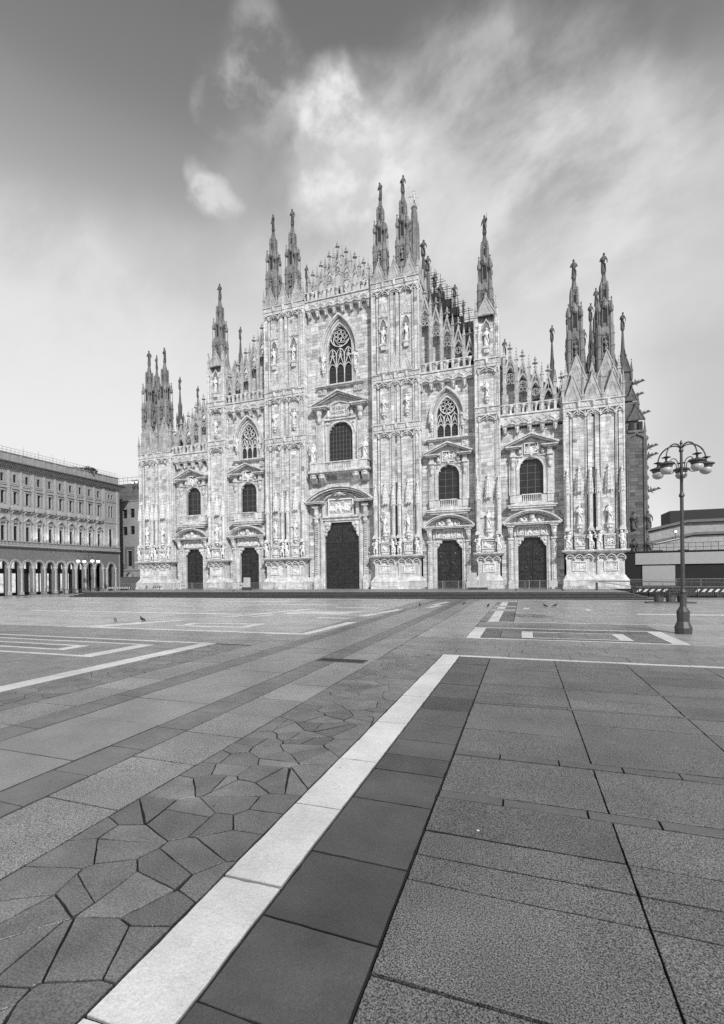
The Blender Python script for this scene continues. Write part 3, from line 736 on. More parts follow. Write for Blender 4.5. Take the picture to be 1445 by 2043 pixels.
def portal(cx, seed):
    """side door: bronze leaves, carved jambs, relief over the lintel, segmental pediment"""
    b = MB(); X = lambda u: cx + u
    for s in (-1, 1):
        def bx(a, c, y0, y1, z0, z1, t=0): b.box(min(X(s * a), X(s * c)), max(X(s * a), X(s * c)), y0, y1, z0, z1, t)
        bx(1.65, 1.82, -.22, .5, Z0, 7.0); bx(1.83, 2.02, -.34, .03, Z0, 7.12); bx(2.03, 2.16, -.26, .03, Z0, 7.0)
        bx(2.20, 2.75, -.42, .03, 1.5, 6.75); bx(2.14, 2.82, -.55, .03, Z0, 1.5); bx(2.32, 2.63, -.47, -.42, 1.8, 6.5, -.18)
        bx(2.12, 2.84, -.55, .03, 6.76, 6.98)
        for j in range(16): b.lathe(X(s * 2.47), -.47, [(.06, 1.9 + j * .28), (.10, 2.0 + j * .28), (.06, 2.1 + j * .28)], 5)
        # corner brackets of the doorway
        b.prism([(X(s * 1.66), 7.0), (X(s * 1.66), 5.9), (X(s * 1.45), 6.05), (X(s * 1.32), 6.45), (X(s * 1.0), 6.62), (X(s * .92), 7.0)][::(1 if s < 0 else -1)], -.2, .1)
        for q, zz_ in ((1.42, 6.3), (1.12, 6.72), (1.5, 6.75)): b.ball((X(s * q), -.2, zz_), .17, 7, 5)
        # consoles
        b.frus((X(s * 2.5) - .22, X(s * 2.5) + .22, -.5, .03), 7.0, (X(s * 2.5) - .33, X(s * 2.5) + .33, -.95, .03), 8.3)
        b.lathe(X(s * 2.5), -.62, [(.1, 7.1), (.3, 7.5), (.24, 7.9), (.34, 8.1), (.34, 8.3)], 8)
        bx(2.05, 2.95, -1.05, .03, 8.32, 8.5)
    b.box(X(-1.65), X(1.65), -.22, .5, 7.005, 7.2); b.box(X(-2.1), X(2.1), -.3, .03, 7.2, 8.35)
    b.box(X(-2.05), X(2.05), -.5, .03, 8.32, 8.46)
    b.box(X(-3.25), X(3.25), -1.15, .03, 8.505, 8.64); b.box(X(-3.38), X(3.38), -1.25, .03, 8.645, 8.80)
    o = b.make('portal', marble_clean, cath)
    inst(RELP[seed % 3], 'relief_panel', o, (X(0), -.32, 7.3)); inst(RELN[0], 'relief_panel', o, (X(-1.35), -.32, 7.38)); inst(RELN[1], 'relief_panel', o, (X(1.35), -.32, 7.38))
    p = MB(); n = 18; hwid, rise = 3.38, 1.45; rr = (hwid ** 2 + rise ** 2) / (2 * rise); a0 = math.asin(hwid / rr)
    def arc(q, dz=0, n=18): return [(X(rr * q * math.sin(-a0 + 2 * a0 * i / n)), 8.80 + rise - rr + rr * q * math.cos(-a0 + 2 * a0 * i / n) + dz) for i in range(n + 1)]
    p.stroke(arc(.995), .16, -1.28, .03); p.stroke(arc(.96), .14, -1.12, .03); p.stroke(arc(.93), .10, -.8, .03)
    pts = arc(.92); pts = [q for q in pts if q[1] > 8.81]; p.prism([(X(-2.7), 8.81), (X(2.7), 8.81)] + pts[::-1], -.28, .03, t=-.15)
    p.make('pediment', marble_clean, o)
    inst(RELT, 'tympanum_relief', o, (X(0), -.34, 8.84), 0, (1.7, 2.2, 1.35))
    b = MB(); b.lathe(X(0), -.6, [(.16, 8.82), (.2, 9.1), (.34, 9.3), (.3, 9.6), (.38, 9.72)], 8)
    b.make('keystone_mask', marble_clean, o)
    for s in (-1, 1):
        d = MB(); a, c = (X(-1.65), X(-.02)) if s < 0 else (X(.02), X(1.65))
        d.box(a, c, .2, .3, Z0, 7.0)
        w = c - a; rr_ = random.Random(seed * 7 + s)
        for j in range(6):
            z = .95 + j * .97
            for i in range(1):
                u = a + .1; e = c - .1
                d.box(u, e, .14, .2, z - .07, z); d.box(u, e, .14, .2, z + .78, z + .85); d.box(u, u + .06, .142, .2, z, z + .78); d.box(e - .06, e, .142, .2, z, z + .78)
                for _ in range(9):
                    x = rr_.uniform(u + .15, e - .15); zz_ = z + rr_.uniform(.12, .6)
                    d.tube((x, .17, zz_), (x + rr_.uniform(-.2, .2), .15, zz_ + rr_.uniform(-.15, .25)), .05, .04, 5)
        d.make('door_leaf', bronze, o)
    return o

def arched_window(h, o, panes=(3, 5), y=.28):
    cx, w, z0, zs, zt, k = h
    g = MB(); g.box(cx - w, cx + w, y, y + .05, z0, zt); g.make('glass', glass, o)
    l = MB()
    for i in range(1, panes[0]):
        x = cx - w + 2 * w * i / panes[0]; zz_ = zs + (math.sqrt(max(0, 1 - ((x - cx) / w) ** 2)) * (zt - zs)); l.box(x - .025, x + .025, y - .04, y, z0, zz_)
    for j in range(1, panes[1]):
        z = z0 + (zt - z0) * j / panes[1]; q = hw(h, z); l.box(cx - q, cx + q, y - .03, y, z - .02, z + .02)
    l.make('glazing_bars', lead, o)

def aedicule(cx, seed, group=None):
    """lower window: sill, balustrade, pilasters and broken triangular pediment"""
    b = MB(); X = lambda u: cx + u; H = (cx, 1.37, 12.35, 15.48, 16.85, 'round')
    b.box(X(-2.45), X(2.45), -.75, .03, 10.35, 10.6); b.box(X(-2.75), X(2.75), -.95, .03, 10.6, 10.82); b.box(X(-2.9), X(2.9), -1.05, .03, 10.825, 10.98)
    b.box(X(-2.45), X(2.45), -.5, .03, 10.985, 11.3)
    for s in (-1, 1):
        def bx(a, c, y0, y1, z0, z1, t=0): b.box(min(X(s * a), X(s * c)), max(X(s * a), X(s * c)), y0, y1, z0, z1, t)
        bx(1.12, 1.8, -.52, .03, 11.305, 12.2); bx(1.82, 2.5, -.62, .03, 11.305, 12.2); bx(1.78, 2.56, -.68, .03, 12.205, 12.33)
        bx(1.85, 2.42, -.36, .03, 12.335, 17.0); bx(1.98, 2.29, -.40, -.36, 12.6, 15.4, -.12)
        bx(2.43, 2.62, -.25, .03, 12.335, 17.2)
        b.lathe(X(s * 2.14), -.42, [(.12, 15.5), (.26, 15.8), (.2, 16.2), (.34, 16.5), (.34, 16.8)], 8)
        bx(1.80, 2.5, -.62, .03, 17.005, 17.3); bx(1.86, 2.4, -.55, .03, 17.305, 17.9)
        bx(1.40, 2.95, -.95, .03, 17.905, 18.05); bx(1.2, 3.05, -1.1, .03, 18.055, 18.2)
        # scrolls beside the tablet
        b.lathe(X(s * 1.3), -.35, [(.1, 17.2), (.24, 17.4), (.16, 17.7), (.1, 17.85)], 7)
    b.box(X(-1.9), X(1.9), -.30, .03, 17.005, 17.2); b.box(X(-1.1), X(1.1), -.28, .03, 17.2, 18.5)
    b.box(X(-1.12), X(1.12), -.55, .03, 12.2, 12.33); b.box(X(-1.12), X(1.12), -.50, .03, 11.305, 11.42)
    fr = arch_pts(H, 10, .17, foot=12.34); b.stroke(fr, .32, -.22, .3)
    b.stroke(arch_pts(H, 10, .36, foot=12.34), .07, -.28, .02)
    # spandrels
    for s in (-1, 1):
        pts = [(X(s * 1.8), 17.0), (X(s * 1.8), 15.5)] + [(X(s * (1.60 * math.cos(a))), 15.48 + 1.6 * math.sin(a)) for a in (.15, .5, .85, 1.2, 1.5)] + [(X(0), 17.09)]
        b.prism(pts[::(-1 if s < 0 else 1)], -.12, .02)
        b.ball((X(s * 1.42), -.14, 16.6), .2, 7, 5)
    b.lathe(X(0), -.35, [(.12, 16.9), (.2, 17.1), (.16, 17.3)], 7)
    o = b.make('window', marble_clean, cath)
    p = MB()
    p.stroke([(X(-3.15), 18.33), (X(0), 19.62), (X(3.15), 18.33)], .17, -1.2, .03)
    p.stroke([(X(-2.95), 18.22), (X(0), 19.42), (X(2.95), 18.22)], .14, -1.02, .03)
    p.prism([(X(-2.7), 18.21), (X(2.7), 18.21), (X(0), 19.3)], -.3, .03, t=-.12)
    p.make('pediment', marble_clean, o)
    inst(REL[seed % 5], 'relief_panel', o, (X(0), -.3, 17.35), 0, (1.1, 1.2, 1.15))
    bal = MB()
    for i in range(9): bal.lathe(X(-.95 + i * .2375), -.42, [(.05, 11.42), (.085, 11.6), (.04, 11.85), (.07, 12.1), (.06, 12.2)], 6)
    bal.make('balustrade', marble_clean, o)
    arched_window(H, o)
    return o

def goth_window(cx, w, z0, zs, zt, big, seed):
    H = (cx, w, z0, zs, zt, 'pt'); X = lambda u: cx + u
    b = MB()
    b.stroke(arch_pts(H, 10, .12, foot=z0), .26, -.10, .35)
    b.stroke(arch_pts(H, 10, .34, foot=z0), .12, -.22, .05)
    b.stroke(arch_pts(H, 10, .52, foot=z0), .10, -.14, .05)
    hs = zs + .25
    hood = arch_pts((cx, w + .85, z0, hs - .6, zt + 1.15, 'pt'), 12, foot=hs - 1.0)
    b.stroke(hood, .24, -.62, .03); b.stroke([(q[0] * .94 + cx * .06, q[1] - .18) for q in hood[1:-1]], .16, -.42, .03)
    for s in (-1, 1): b.ball((X(s * (w + .85)), -.4, hs - 1.05), .26, 7, 5)
    for s in (-1, 1):
        x = X(s * (w + .68)); b.tube((x, -.08, z0), (x, -.08, hs - 1), .09, .09, 8)
    k = 1.3 if big else 1.0
    sw = w + 1.75 * (1 if big else .75)
    b.box(X(-sw), X(sw), -.62, .03, z0 - .34, z0 - .14); b.box(X(-sw + .1), X(sw - .1), -.45, .03, z0 - .5, z0 - .345)
    b.box(X(-w), X(w), -.12, .45, z0 - .14, z0 + .02)
    for s in (-1, 1):
        for q in ((sw - .5, sw - 1.2) if big else (sw - .55,)):
            b.box(X(s * q) - .28, X(s * q) + .28, -.22, .03, z0 - 1.35, z0 - .5)
            b.box(X(s * q) - .18, X(s * q) + .18, -.26, -.22, z0 - 1.2, z0 - .65, -.25)
            b.ball((X(s * q), -.27, z0 - .85), .13, 7, 5)
    o = b.make('gothic_window', marble_clean, cath)
    t = MB(); y0, y1 = .12, .26; lw = 2 * w / 3; zl = zs - (zt - zs) * .18; g0 = z0 + (zs - z0) * (.42 if big else .38)
    for i in (-1, 1): t.box(X(i * lw / 2) - .055, X(i * lw / 2) + .055, y0, y1, z0, zl + .3)
    for i in (-1, 0, 1):
        c = X(i * lw); hh = lw / 2 - .02
        t.stroke(arch_pts((c, hh, g0, g0, g0 + lw * .75, 'pt'), 5, foot=g0), .09, y0, y1)
        t.stroke([(c - hh, g0 + lw * .35), (c, g0 + lw * 1.75), (c + hh, g0 + lw * .35)], .11, y0 - .03, y1)
        crockets(t, (c - hh, g0 + lw * .4), (c, g0 + lw * 1.7), 4, .06, y0); crockets(t, (c + hh, g0 + lw * .4), (c, g0 + lw * 1.7), 4, .06, y0)
        finial(t, c, y0 + .05, g0 + lw * 1.75, .72 if big else .55)
        t.stroke(arch_pts((c, hh, g0, zl - .1, zl + lw * .75, 'pt'), 5, foot=g0 + lw), .09, y0, y1)
        quatre(t, c, zl - .12, lw * .2, .05, y0, y1)
    rc = zs + (zt - zs) * (.52 if big else .50); rr = w * (.80 if big else .70)
    t.stroke(circle(X(0), rc, rr, 22), .13, y0 - .02, y1, True)
    if big:
        t.stroke(circle(X(0), rc, rr * .22, 10), .09, y0, y1, True)
        for i in range(7):
            a = 2 * PI * i / 7; q = rr * .46
            t.stroke(circle(X(q * math.cos(a)), rc + q * math.sin(a), rr * .17, 10), .07, y0, y1, True)
            t.stroke([(X(rr * (.60 + .36 * u) * math.cos(a + .3 + u * 1.1)), rc + rr * (.60 + .36 * u) * math.sin(a + .3 + u * 1.1)) for u in (0, .25, .5, .75, 1)], .07, y0, y1)
    else:
        t.stroke(circle(X(0), rc, rr * .28, 10), .08, y0, y1, True)
        for i in range(8):
            a = 2 * PI * i / 8 + .2; q = rr * .66
            t.stroke(circle(X(q * math.cos(a)), rc + q * math.sin(a), rr * .24, 8), .06, y0, y1, True)
    t.make('tracery', marble_clean, o)
    g = MB(); g.box(X(-w), X(w), .34, .4, z0, zt); g.make('glass', glass, o)
    l = MB()
    for j in range(1, 9): z = z0 + (zs - z0) * j / 8; l.box(X(-w), X(w), .30, .34, z - .015, z + .015)
    l.make('glazing_bars', lead, o)
    for s in (-1, 1):
        inst(COR, 'corbel', o, (X(s * (w + .62)), -.3, z0 + (1.3 if big else .9)), 0, (.75, .75, .8))
        inst(FIG[(seed + s) % 6], 'statue', o, (X(s * (w + .62)), -.32, z0 + (2.1 if big else 1.65)), 0, (1, .9, 1) if big else (.72, .72, .72))
    return o

def parapet(x0, x1, zb, tops, sp, seed, walltop):
    """corbel table, ogee band, pierced balustrade, then the row of gablets"""
    o = MB(); w = x1 - x0; n = len(tops); c0 = tops[0][0]
    xs = [t[0] for t in tops]
    edges = [xs[0] - sp / 2 + i * sp for i in range(n + 1)]
    o.box(x0, x1, -.55, .03, zb + .75, zb + .95)
    for e in edges:
        if e < x0 - .3 or e > x1 + .3: continue
        for s in (-1, 1): o.frus((e + s * .14 - .09, e + s * .14 + .09, -.35, .03), zb - .05, (e + s * .14 - .12, e + s * .14 + .12, -.85, .03), zb + .75)
        o.box(e - .3, e + .3, -.9, .03, zb + .752, zb + .90); o.lathe(e, -.55, [(.04, zb - .25), (.16, zb), (.1, zb + .15), (.2, zb + .4), (.2, zb + .7)], 6)
    o.box(x0, x1, -.72, .03, zb + .95, zb + 2.0)
    for x in xs:
        ogee(o, x, zb + .9, sp * .92, .75, .10, -.82, -.72); quatre(o, x, zb + 1.15, .16, .05, -.78, -.72)
        o.stroke([(x - sp / 2 + .03, zb + 1.75), (x - sp * .25, zb + 1.45), (x, zb + 1.8), (x + sp * .25, zb + 1.45), (x + sp / 2 - .03, zb + 1.75)], .05, -.77, -.72)
    o.box(x0, x1, -.86, .03, zb + 2.005, zb + 2.14)
    ob = o.make('corbel_table', marble_clean, cath)
    b = MB(); z = zb + 2.14
    b.box(x0, x1, -.80, -.42, z + 1.12, z + 1.25); b.box(x0, x1, -.76, -.46, z, z + .1)
    for x in xs:
        b.box(x - .11, x + .11, -.74, -.48, z + .1, z + 1.12); b.lathe(x, -.66, [(.12, z + .6), (.3, z + .95), (.32, z + 1.11)], 6)
        for s in (-1, 1):
            b.stroke([(x + s * .13, z + .85), (x + s * sp * .25, z + 1.08), (x + s * (sp / 2 - .16), z + .85)], .07, -.72, -.5)
    for e in edges:
        if x0 - .1 < e < x1 + .1: b.box(e - .15, e + .15, -.78, -.44, z + .1, z + 1.12)
    b.make('balustrade', marble_clean, cath)
    for i, (x, T) in enumerate(tops):
        g = MB(); gablet(g, x, z + 1.25, T, sp - .04, -.42); g.make('gablet', marble_mid, cath)
    for i, e in enumerate(edges):
        if e < x0 - .2 or e > x1 + .2: continue
        Tl = tops[max(0, i - 1)][1]; Tr = tops[min(n - 1, i)][1]
        g = MB(); pinnacle(g, e, -.42, z - .1, (Tl + Tr) / 2 - .15, .16); g.make('pinnacle', marble_mid, cath)
    # screen wall behind, following the slope, with crocketed coping
    m = MB(); cp = MB()
    pts = [(x, t - walltop) for x, t in tops]
    xa, xb = x0 + .02, x1 - .02
    sl = lambda x: (lambda k: pts[k][1] + (pts[k + 1][1] - pts[k][1]) * (x - pts[k][0]) / (pts[k + 1][0] - pts[k][0]))(max(0, min(n - 2, int((x - pts[0][0]) / sp))))
    px_ = [xa] + xs + [xb]; top = [(x, sl(x)) for x in px_]
    zlo = zb - .2
    m.prism([(xa, zlo), (xb, zlo)] + top[::-1], .52, .9)
    for i in range(len(top) - 1):
        x_a, za = top[i]; x_b, zb_ = top[i + 1]
        masonry(m, x_a, x_b, zlo + 1, min(za, zb_), .46, seed=seed + i, ch=.42, dark=.08)
    m.make('screen_wall', marble, cath)
    cp.stroke(top, .22, .35, 1.0)
    for (xa_, za), (xb_, zb_) in zip(top[:-1], top[1:]): crockets(cp, (xa_, za + .18), (xb_, zb_ + .18), 4, .2, .7)
    cp.make('coping', marble_grey, cath)
    if walltop < 5:     # rear roof mass, the darkness behind the lights put into its colour
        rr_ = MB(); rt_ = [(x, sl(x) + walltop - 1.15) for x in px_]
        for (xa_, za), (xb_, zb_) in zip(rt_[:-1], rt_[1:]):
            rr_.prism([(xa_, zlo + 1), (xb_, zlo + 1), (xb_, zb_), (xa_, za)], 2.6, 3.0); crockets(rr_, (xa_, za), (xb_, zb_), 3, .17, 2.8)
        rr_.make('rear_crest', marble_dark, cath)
    # small doorway onto the roof
    k = n // 2; x = xs[k] + .1
    d = MB(); d.box(x - .32, x + .32, .40, .47, z - .1, z + 1.9); d.make('roof_doorway', slot, cath)

def balcony_centre():
    b = MB()
    for s in (-1, 1):
        def bx(a, c, y0, y1, z0, z1, t=0): b.box(min(s * a, s * c), max(s * a, s * c), y0, y1, z0, z1, t)
        for q in (2.55, 3.85):
            b.frus((s * q - .4, s * q + .4, -.5, .03), 15.75, (s * q - .42, s * q + .42, -1.2, .03), 16.35); bx(q - .42, q + .42, -1.2, .03, 16.355, 16.9)
            b.ball((s * q, -1.2, 16.45), .26, 8, 6); b.lathe(s * q, -1.1, [(.3, 16.65), (.36, 16.75), (.3, 16.85)], 8)
        bx(1.95, 4.3, -1.32, .03, 17.365, 18.35); bx(3.3, 4.45, -1.42, .03, 18.352, 18.5)
        bx(3.55, 4.25, -1.25, -.5, 18.502, 18.75)
        bx(2.45, 2.72, -.30, .03, 18.5, 24.6); bx(2.75, 3.4, -.42, .03, 18.5, 24.2); bx(2.9, 3.25, -.46, -.42, 19.0, 23.8, -.12)
        bx(3.42, 3.7, -.25, .03, 18.5, 24.2)
        b.lathe(s * 3.08, -.48, [(.14, 24.2), (.34, 24.6), (.26, 25.1), (.42, 25.5), (.42, 25.9)], 8)
        bx(2.6, 3.6, -.75, .03, 25.9, 26.15); bx(1.9, 4.0, -1.05, .03, 26.155, 26.32); bx(1.7, 4.15, -1.2, .03, 26.325, 26.5)
        b.lathe(s * 1.75, -.3, [(.12, 24.8), (.34, 25.1), (.25, 25.5), (.15, 26)], 7)
    b.box(-4.35, 4.35, -1.3, .03, 16.905, 17.05); b.box(-4.55, 4.55, -1.5, .03, 17.055, 17.36)
    b.box(-1.95, 1.95, -1.3, -1.0, 17.365, 17.5); b.box(-3.32, 3.32, -1.36, -.9, 18.36, 18.5)
    b.box(-2.4, 2.4, -.4, .03, 24.605, 24.85)
    H = (0, 1.8, 18.6, 22.45, 24.3, 'round')
    b.stroke(arch_pts(H, 12, .2, foot=18.5), .38, -.2, .3); b.stroke(arch_pts(H, 12, .43, foot=18.5), .07, -.28, .02)
    for s in (-1, 1):
        pts = [(s * 2.4, 24.6), (s * 2.4, 22.6)] + [(s * 2.15 * math.cos(a), 22.45 + 2.12 * math.sin(a)) for a in (.15, .5, .85, 1.2, 1.5)] + [(0, 24.61)]
        b.prism(pts[::(-1 if s < 0 else 1)], -.12, .02); b.ball((s * 1.95, -.14, 24.15), .24, 7, 5)
    o = b.make('window', marble_clean, cath)
    bal = MB()
    for i in range(15): bal.lathe(-1.82 + i * .26, -1.16, [(.06, 17.5), (.10, 17.75), (.045, 18.05), (.08, 18.28), (.07, 18.36)], 6)
    bal.make('balustrade', marble_clean, o)
    p = MB()
    p.stroke([(-4.2, 26.62), (0, 28.42), (4.2, 26.62)], .22, -1.3, .03); p.stroke([(-3.95, 26.52), (0, 28.15), (3.95, 26.52)], .16, -1.05, .03)
    p.stroke([(-3.4, 26.55), (0, 27.9), (3.4, 26.55)], .12, -.7, .03); p.prism([(-3.6, 26.51), (3.6, 26.51), (0, 28.0)], -.3, .03, t=-.12)
    p.stroke([(-1.35, 26.62), (-.8, 26.9), (0, 27.1), (.8, 26.9), (1.35, 26.62)], .12, -.5, -.28)
    p.make('pediment', marble_clean, o)
    t = MB(); t.box(-1.45, 1.45, -.52, .03, 24.9, 26.5); t.stroke([(-1.3, 25.03), (1.3, 25.03), (1.3, 26.38), (-1.3, 26.38)], .06, -.56, -.51, True)
    pl = t.make('inscription_tablet', marble_clean, o)
    for txt, zz_ in (('MARIAE', 25.86), ('NASCENTI', 25.28)):
        cu = bpy.data.curves.new('lettering', 'FONT'); cu.body = txt; cu.size = .56; cu.extrude = .012; cu.align_x = 'CENTER'; cu.space_character = 1.12
        cu.resolution_u = 2
        to = bpy.data.objects.new('lettering', cu); col.objects.link(to)
        dg = bpy.context.evaluated_depsgraph_get(); me = bpy.data.meshes.new_from_object(to.evaluated_get(dg)); bpy.data.objects.remove(to)
        me.materials.clear(); me.materials.append(sign_ink)
        q = bpy.data.objects.new('lettering', me); col.objects.link(q); q.parent = o; q.location = (0, -.535, zz_); q.rotation_euler = (PI / 2, 0, 0)
        q.scale = (.86, 1, 1) if txt == 'NASCENTI' else (1, 1, 1)
    arched_window(H, o, (7, 9))
    for s in (-1, 1): inst(FIG[2 + s], 'statue', o, (s * 3.9, -.95, 18.75), 0, (1.15, 1.15, 1.12))
    return o

def portal_centre():
    b = MB()
    for s in (-1, 1):
        def bx(a, c, y0, y1, z0, z1, t=0): b.box(min(s * a, s * c), max(s * a, s * c), y0, y1, z0, z1, t)
        bx(2.6, 2.78, -.25, .5, Z0, 10.1); bx(2.785, 3.02, -.42, .03, Z0, 10.35); bx(3.025, 3.2, -.32, .03, Z0, 10.3)
        bx(3.25, 4.15, -.75, .03, Z0, 2.3); bx(3.32, 4.05, -.62, .03, 2.305, 2.5); bx(3.38, 4.0, -.5, .03, 2.505, 9.9); bx(3.48, 3.9, -.53, -.5, 2.7, 9.7, -.35)
        for j in range(22):
            z = 2.85 + j * .31; q = .1 + .03 * math.sin(j * 1.7)
            b.lathe(s * 3.69, -.55, [(q * .5, z), (q * 1.4, z + .1), (q * .6, z + .2)], 6)
            for e in (-1, 1): b.ball((s * 3.69 + e * .12, -.56, z + .15), .055, 5, 3)
        b.lathe(s * 3.69, -.6, [(.16, 9.9), (.36, 10.2), (.28, 10.5), (.4, 10.75)], 8)
        bx(3.22, 4.16, -.85, .03, 10.755, 10.95)
        bx(3.4, 4.0, -.72, .03, 10.955, 12.2); b.lathe(s * 3.7, -.7, [(.2, 11), (.3, 11.3), (.24, 11.9), (.38, 12.2)], 8); bx(3.25, 4.2, -1.0, .03, 12.205, 12.5)
        bx(2.3, 2.75, -.55, .03, 10.9, 12.75)
        bx(2.3, 5.0, -1.45, .03, 12.755, 12.9); bx(2.3, 5.15, -1.55, .03, 12.905, 13.05)
        b.prism([(s * 2.6, 10.1), (s * 2.6, 8.0), (s * 2.35, 8.2), (s * 2.2, 8.8), (s * 1.85, 9.1), (s * 1.75, 9.6), (s * 1.55, 10.1)][::(1 if s < 0 else -1)], -.25, .1)
        for q, z in ((1.85, 9.75), (2.1, 9.35), (2.3, 8.9), (2.4, 8.4), (2.25, 9.8)): b.ball((s * q, -.28, z), .27 if z > 9 else .18, 8, 5)
    b.box(-2.6, 2.6, -.25, .5, 10.105, 10.35); b.box(-3.2, 3.2, -.4, .03, 10.355, 10.75); b.box(-2.75, 2.75, -.62, .03, 10.755, 10.895); b.box(-2.28, 2.28, -.5, .03, 10.9, 11.1)
    o = b.make('portal', marble_clean, cath)
    inst(RELC, 'relief_panel', o, (0, -.28, 11.25))
    p = MB(); hwid, rise = 5.15, 2.0; rr = (hwid ** 2 + rise ** 2) / (2 * rise); a0 = math.asin(hwid / rr); n = 24
    def arc(q): return [(rr * q * math.sin(-a0 + 2 * a0 * i / n), 13.05 + rise - rr + rr * q * math.cos(-a0 + 2 * a0 * i / n)) for i in range(n + 1)]
    p.stroke(arc(.99), .22, -1.6, .03); p.stroke(arc(.955), .2, -1.4, .03); p.stroke([q for q in arc(.92) if q[1] > 13.1], .14, -1.0, .03)
    pts = [q for q in arc(.92) if q[1] > 13.07]; p.prism([(-4.2, 13.06), (4.2, 13.06)] + pts[::-1], -.22, .03, t=-.1)
    p.stroke([(-2.4, 13.3), (-1.9, 13.75), (-.8, 14.15), (.8, 14.15), (1.9, 13.75), (2.4, 13.3)], .14, -.75, -.2)
    p.make('pediment', marble_clean, o)
    k = MB(); k.ball((0, -.8, 14.0), .45, 10, 6, .6)
    for s in (-1, 1): k.tube((s * .3, -.8, 14.1), (s * 1.1, -.75, 14.25), .16, .06); k.tube((s * .3, -.8, 13.95), (s * .9, -.75, 13.8), .12, .05)
    k.make('keystone_mask', marble_clean, o)
    for s in (-1, 1):
        d = MB(); a, c = (-2.6, -.03) if s < 0 else (.03, 2.6); d.box(a, c, .2, .3, Z0, 10.1); r_ = random.Random(5 + s)
        d.box(a + .02, c - .0, .08, .2, 7.2, 7.45); d.box(min(s * .03, s * .2), max(s * .03, s * .2), .1, .2, Z0, 7.2)
        for j in range(6):
            for i in range(3):
                u = a + .22 + i * .78 if s < 0 else a + .18 + i * .78; z = 1.0 + j * 1.02; d.box(u, u + .7, .15, .2, z - .05, z); d.box(u, u + .7, .15, .2, z + .85, z + .9); d.box(u, u + .05, .152, .2, z, z + .85); d.box(u + .65, u + .7, .152, .2, z, z + .85)
                for _ in range(6):
                    x = u + r_.uniform(.12, .55); q = z + r_.uniform(.1, .65); d.tube((x, .17, q), (x + r_.uniform(-.15, .15), .15, q + r_.uniform(-.1, .25)), .045, .035, 5)
        for i in range(14):
            x = r_.uniform(a + .2, c - .2); q = r_.uniform(7.6, 9.6); d.tube((x, .18, q), (x + r_.uniform(-.35, .35), .15, q + r_.uniform(-.2, .4)), .06, .04, 5)
        d.stroke(circle(s * 1.3, 4.1, .55, 14), .09, .08, .2, True)
        d.make('door_leaf', bronze, o)

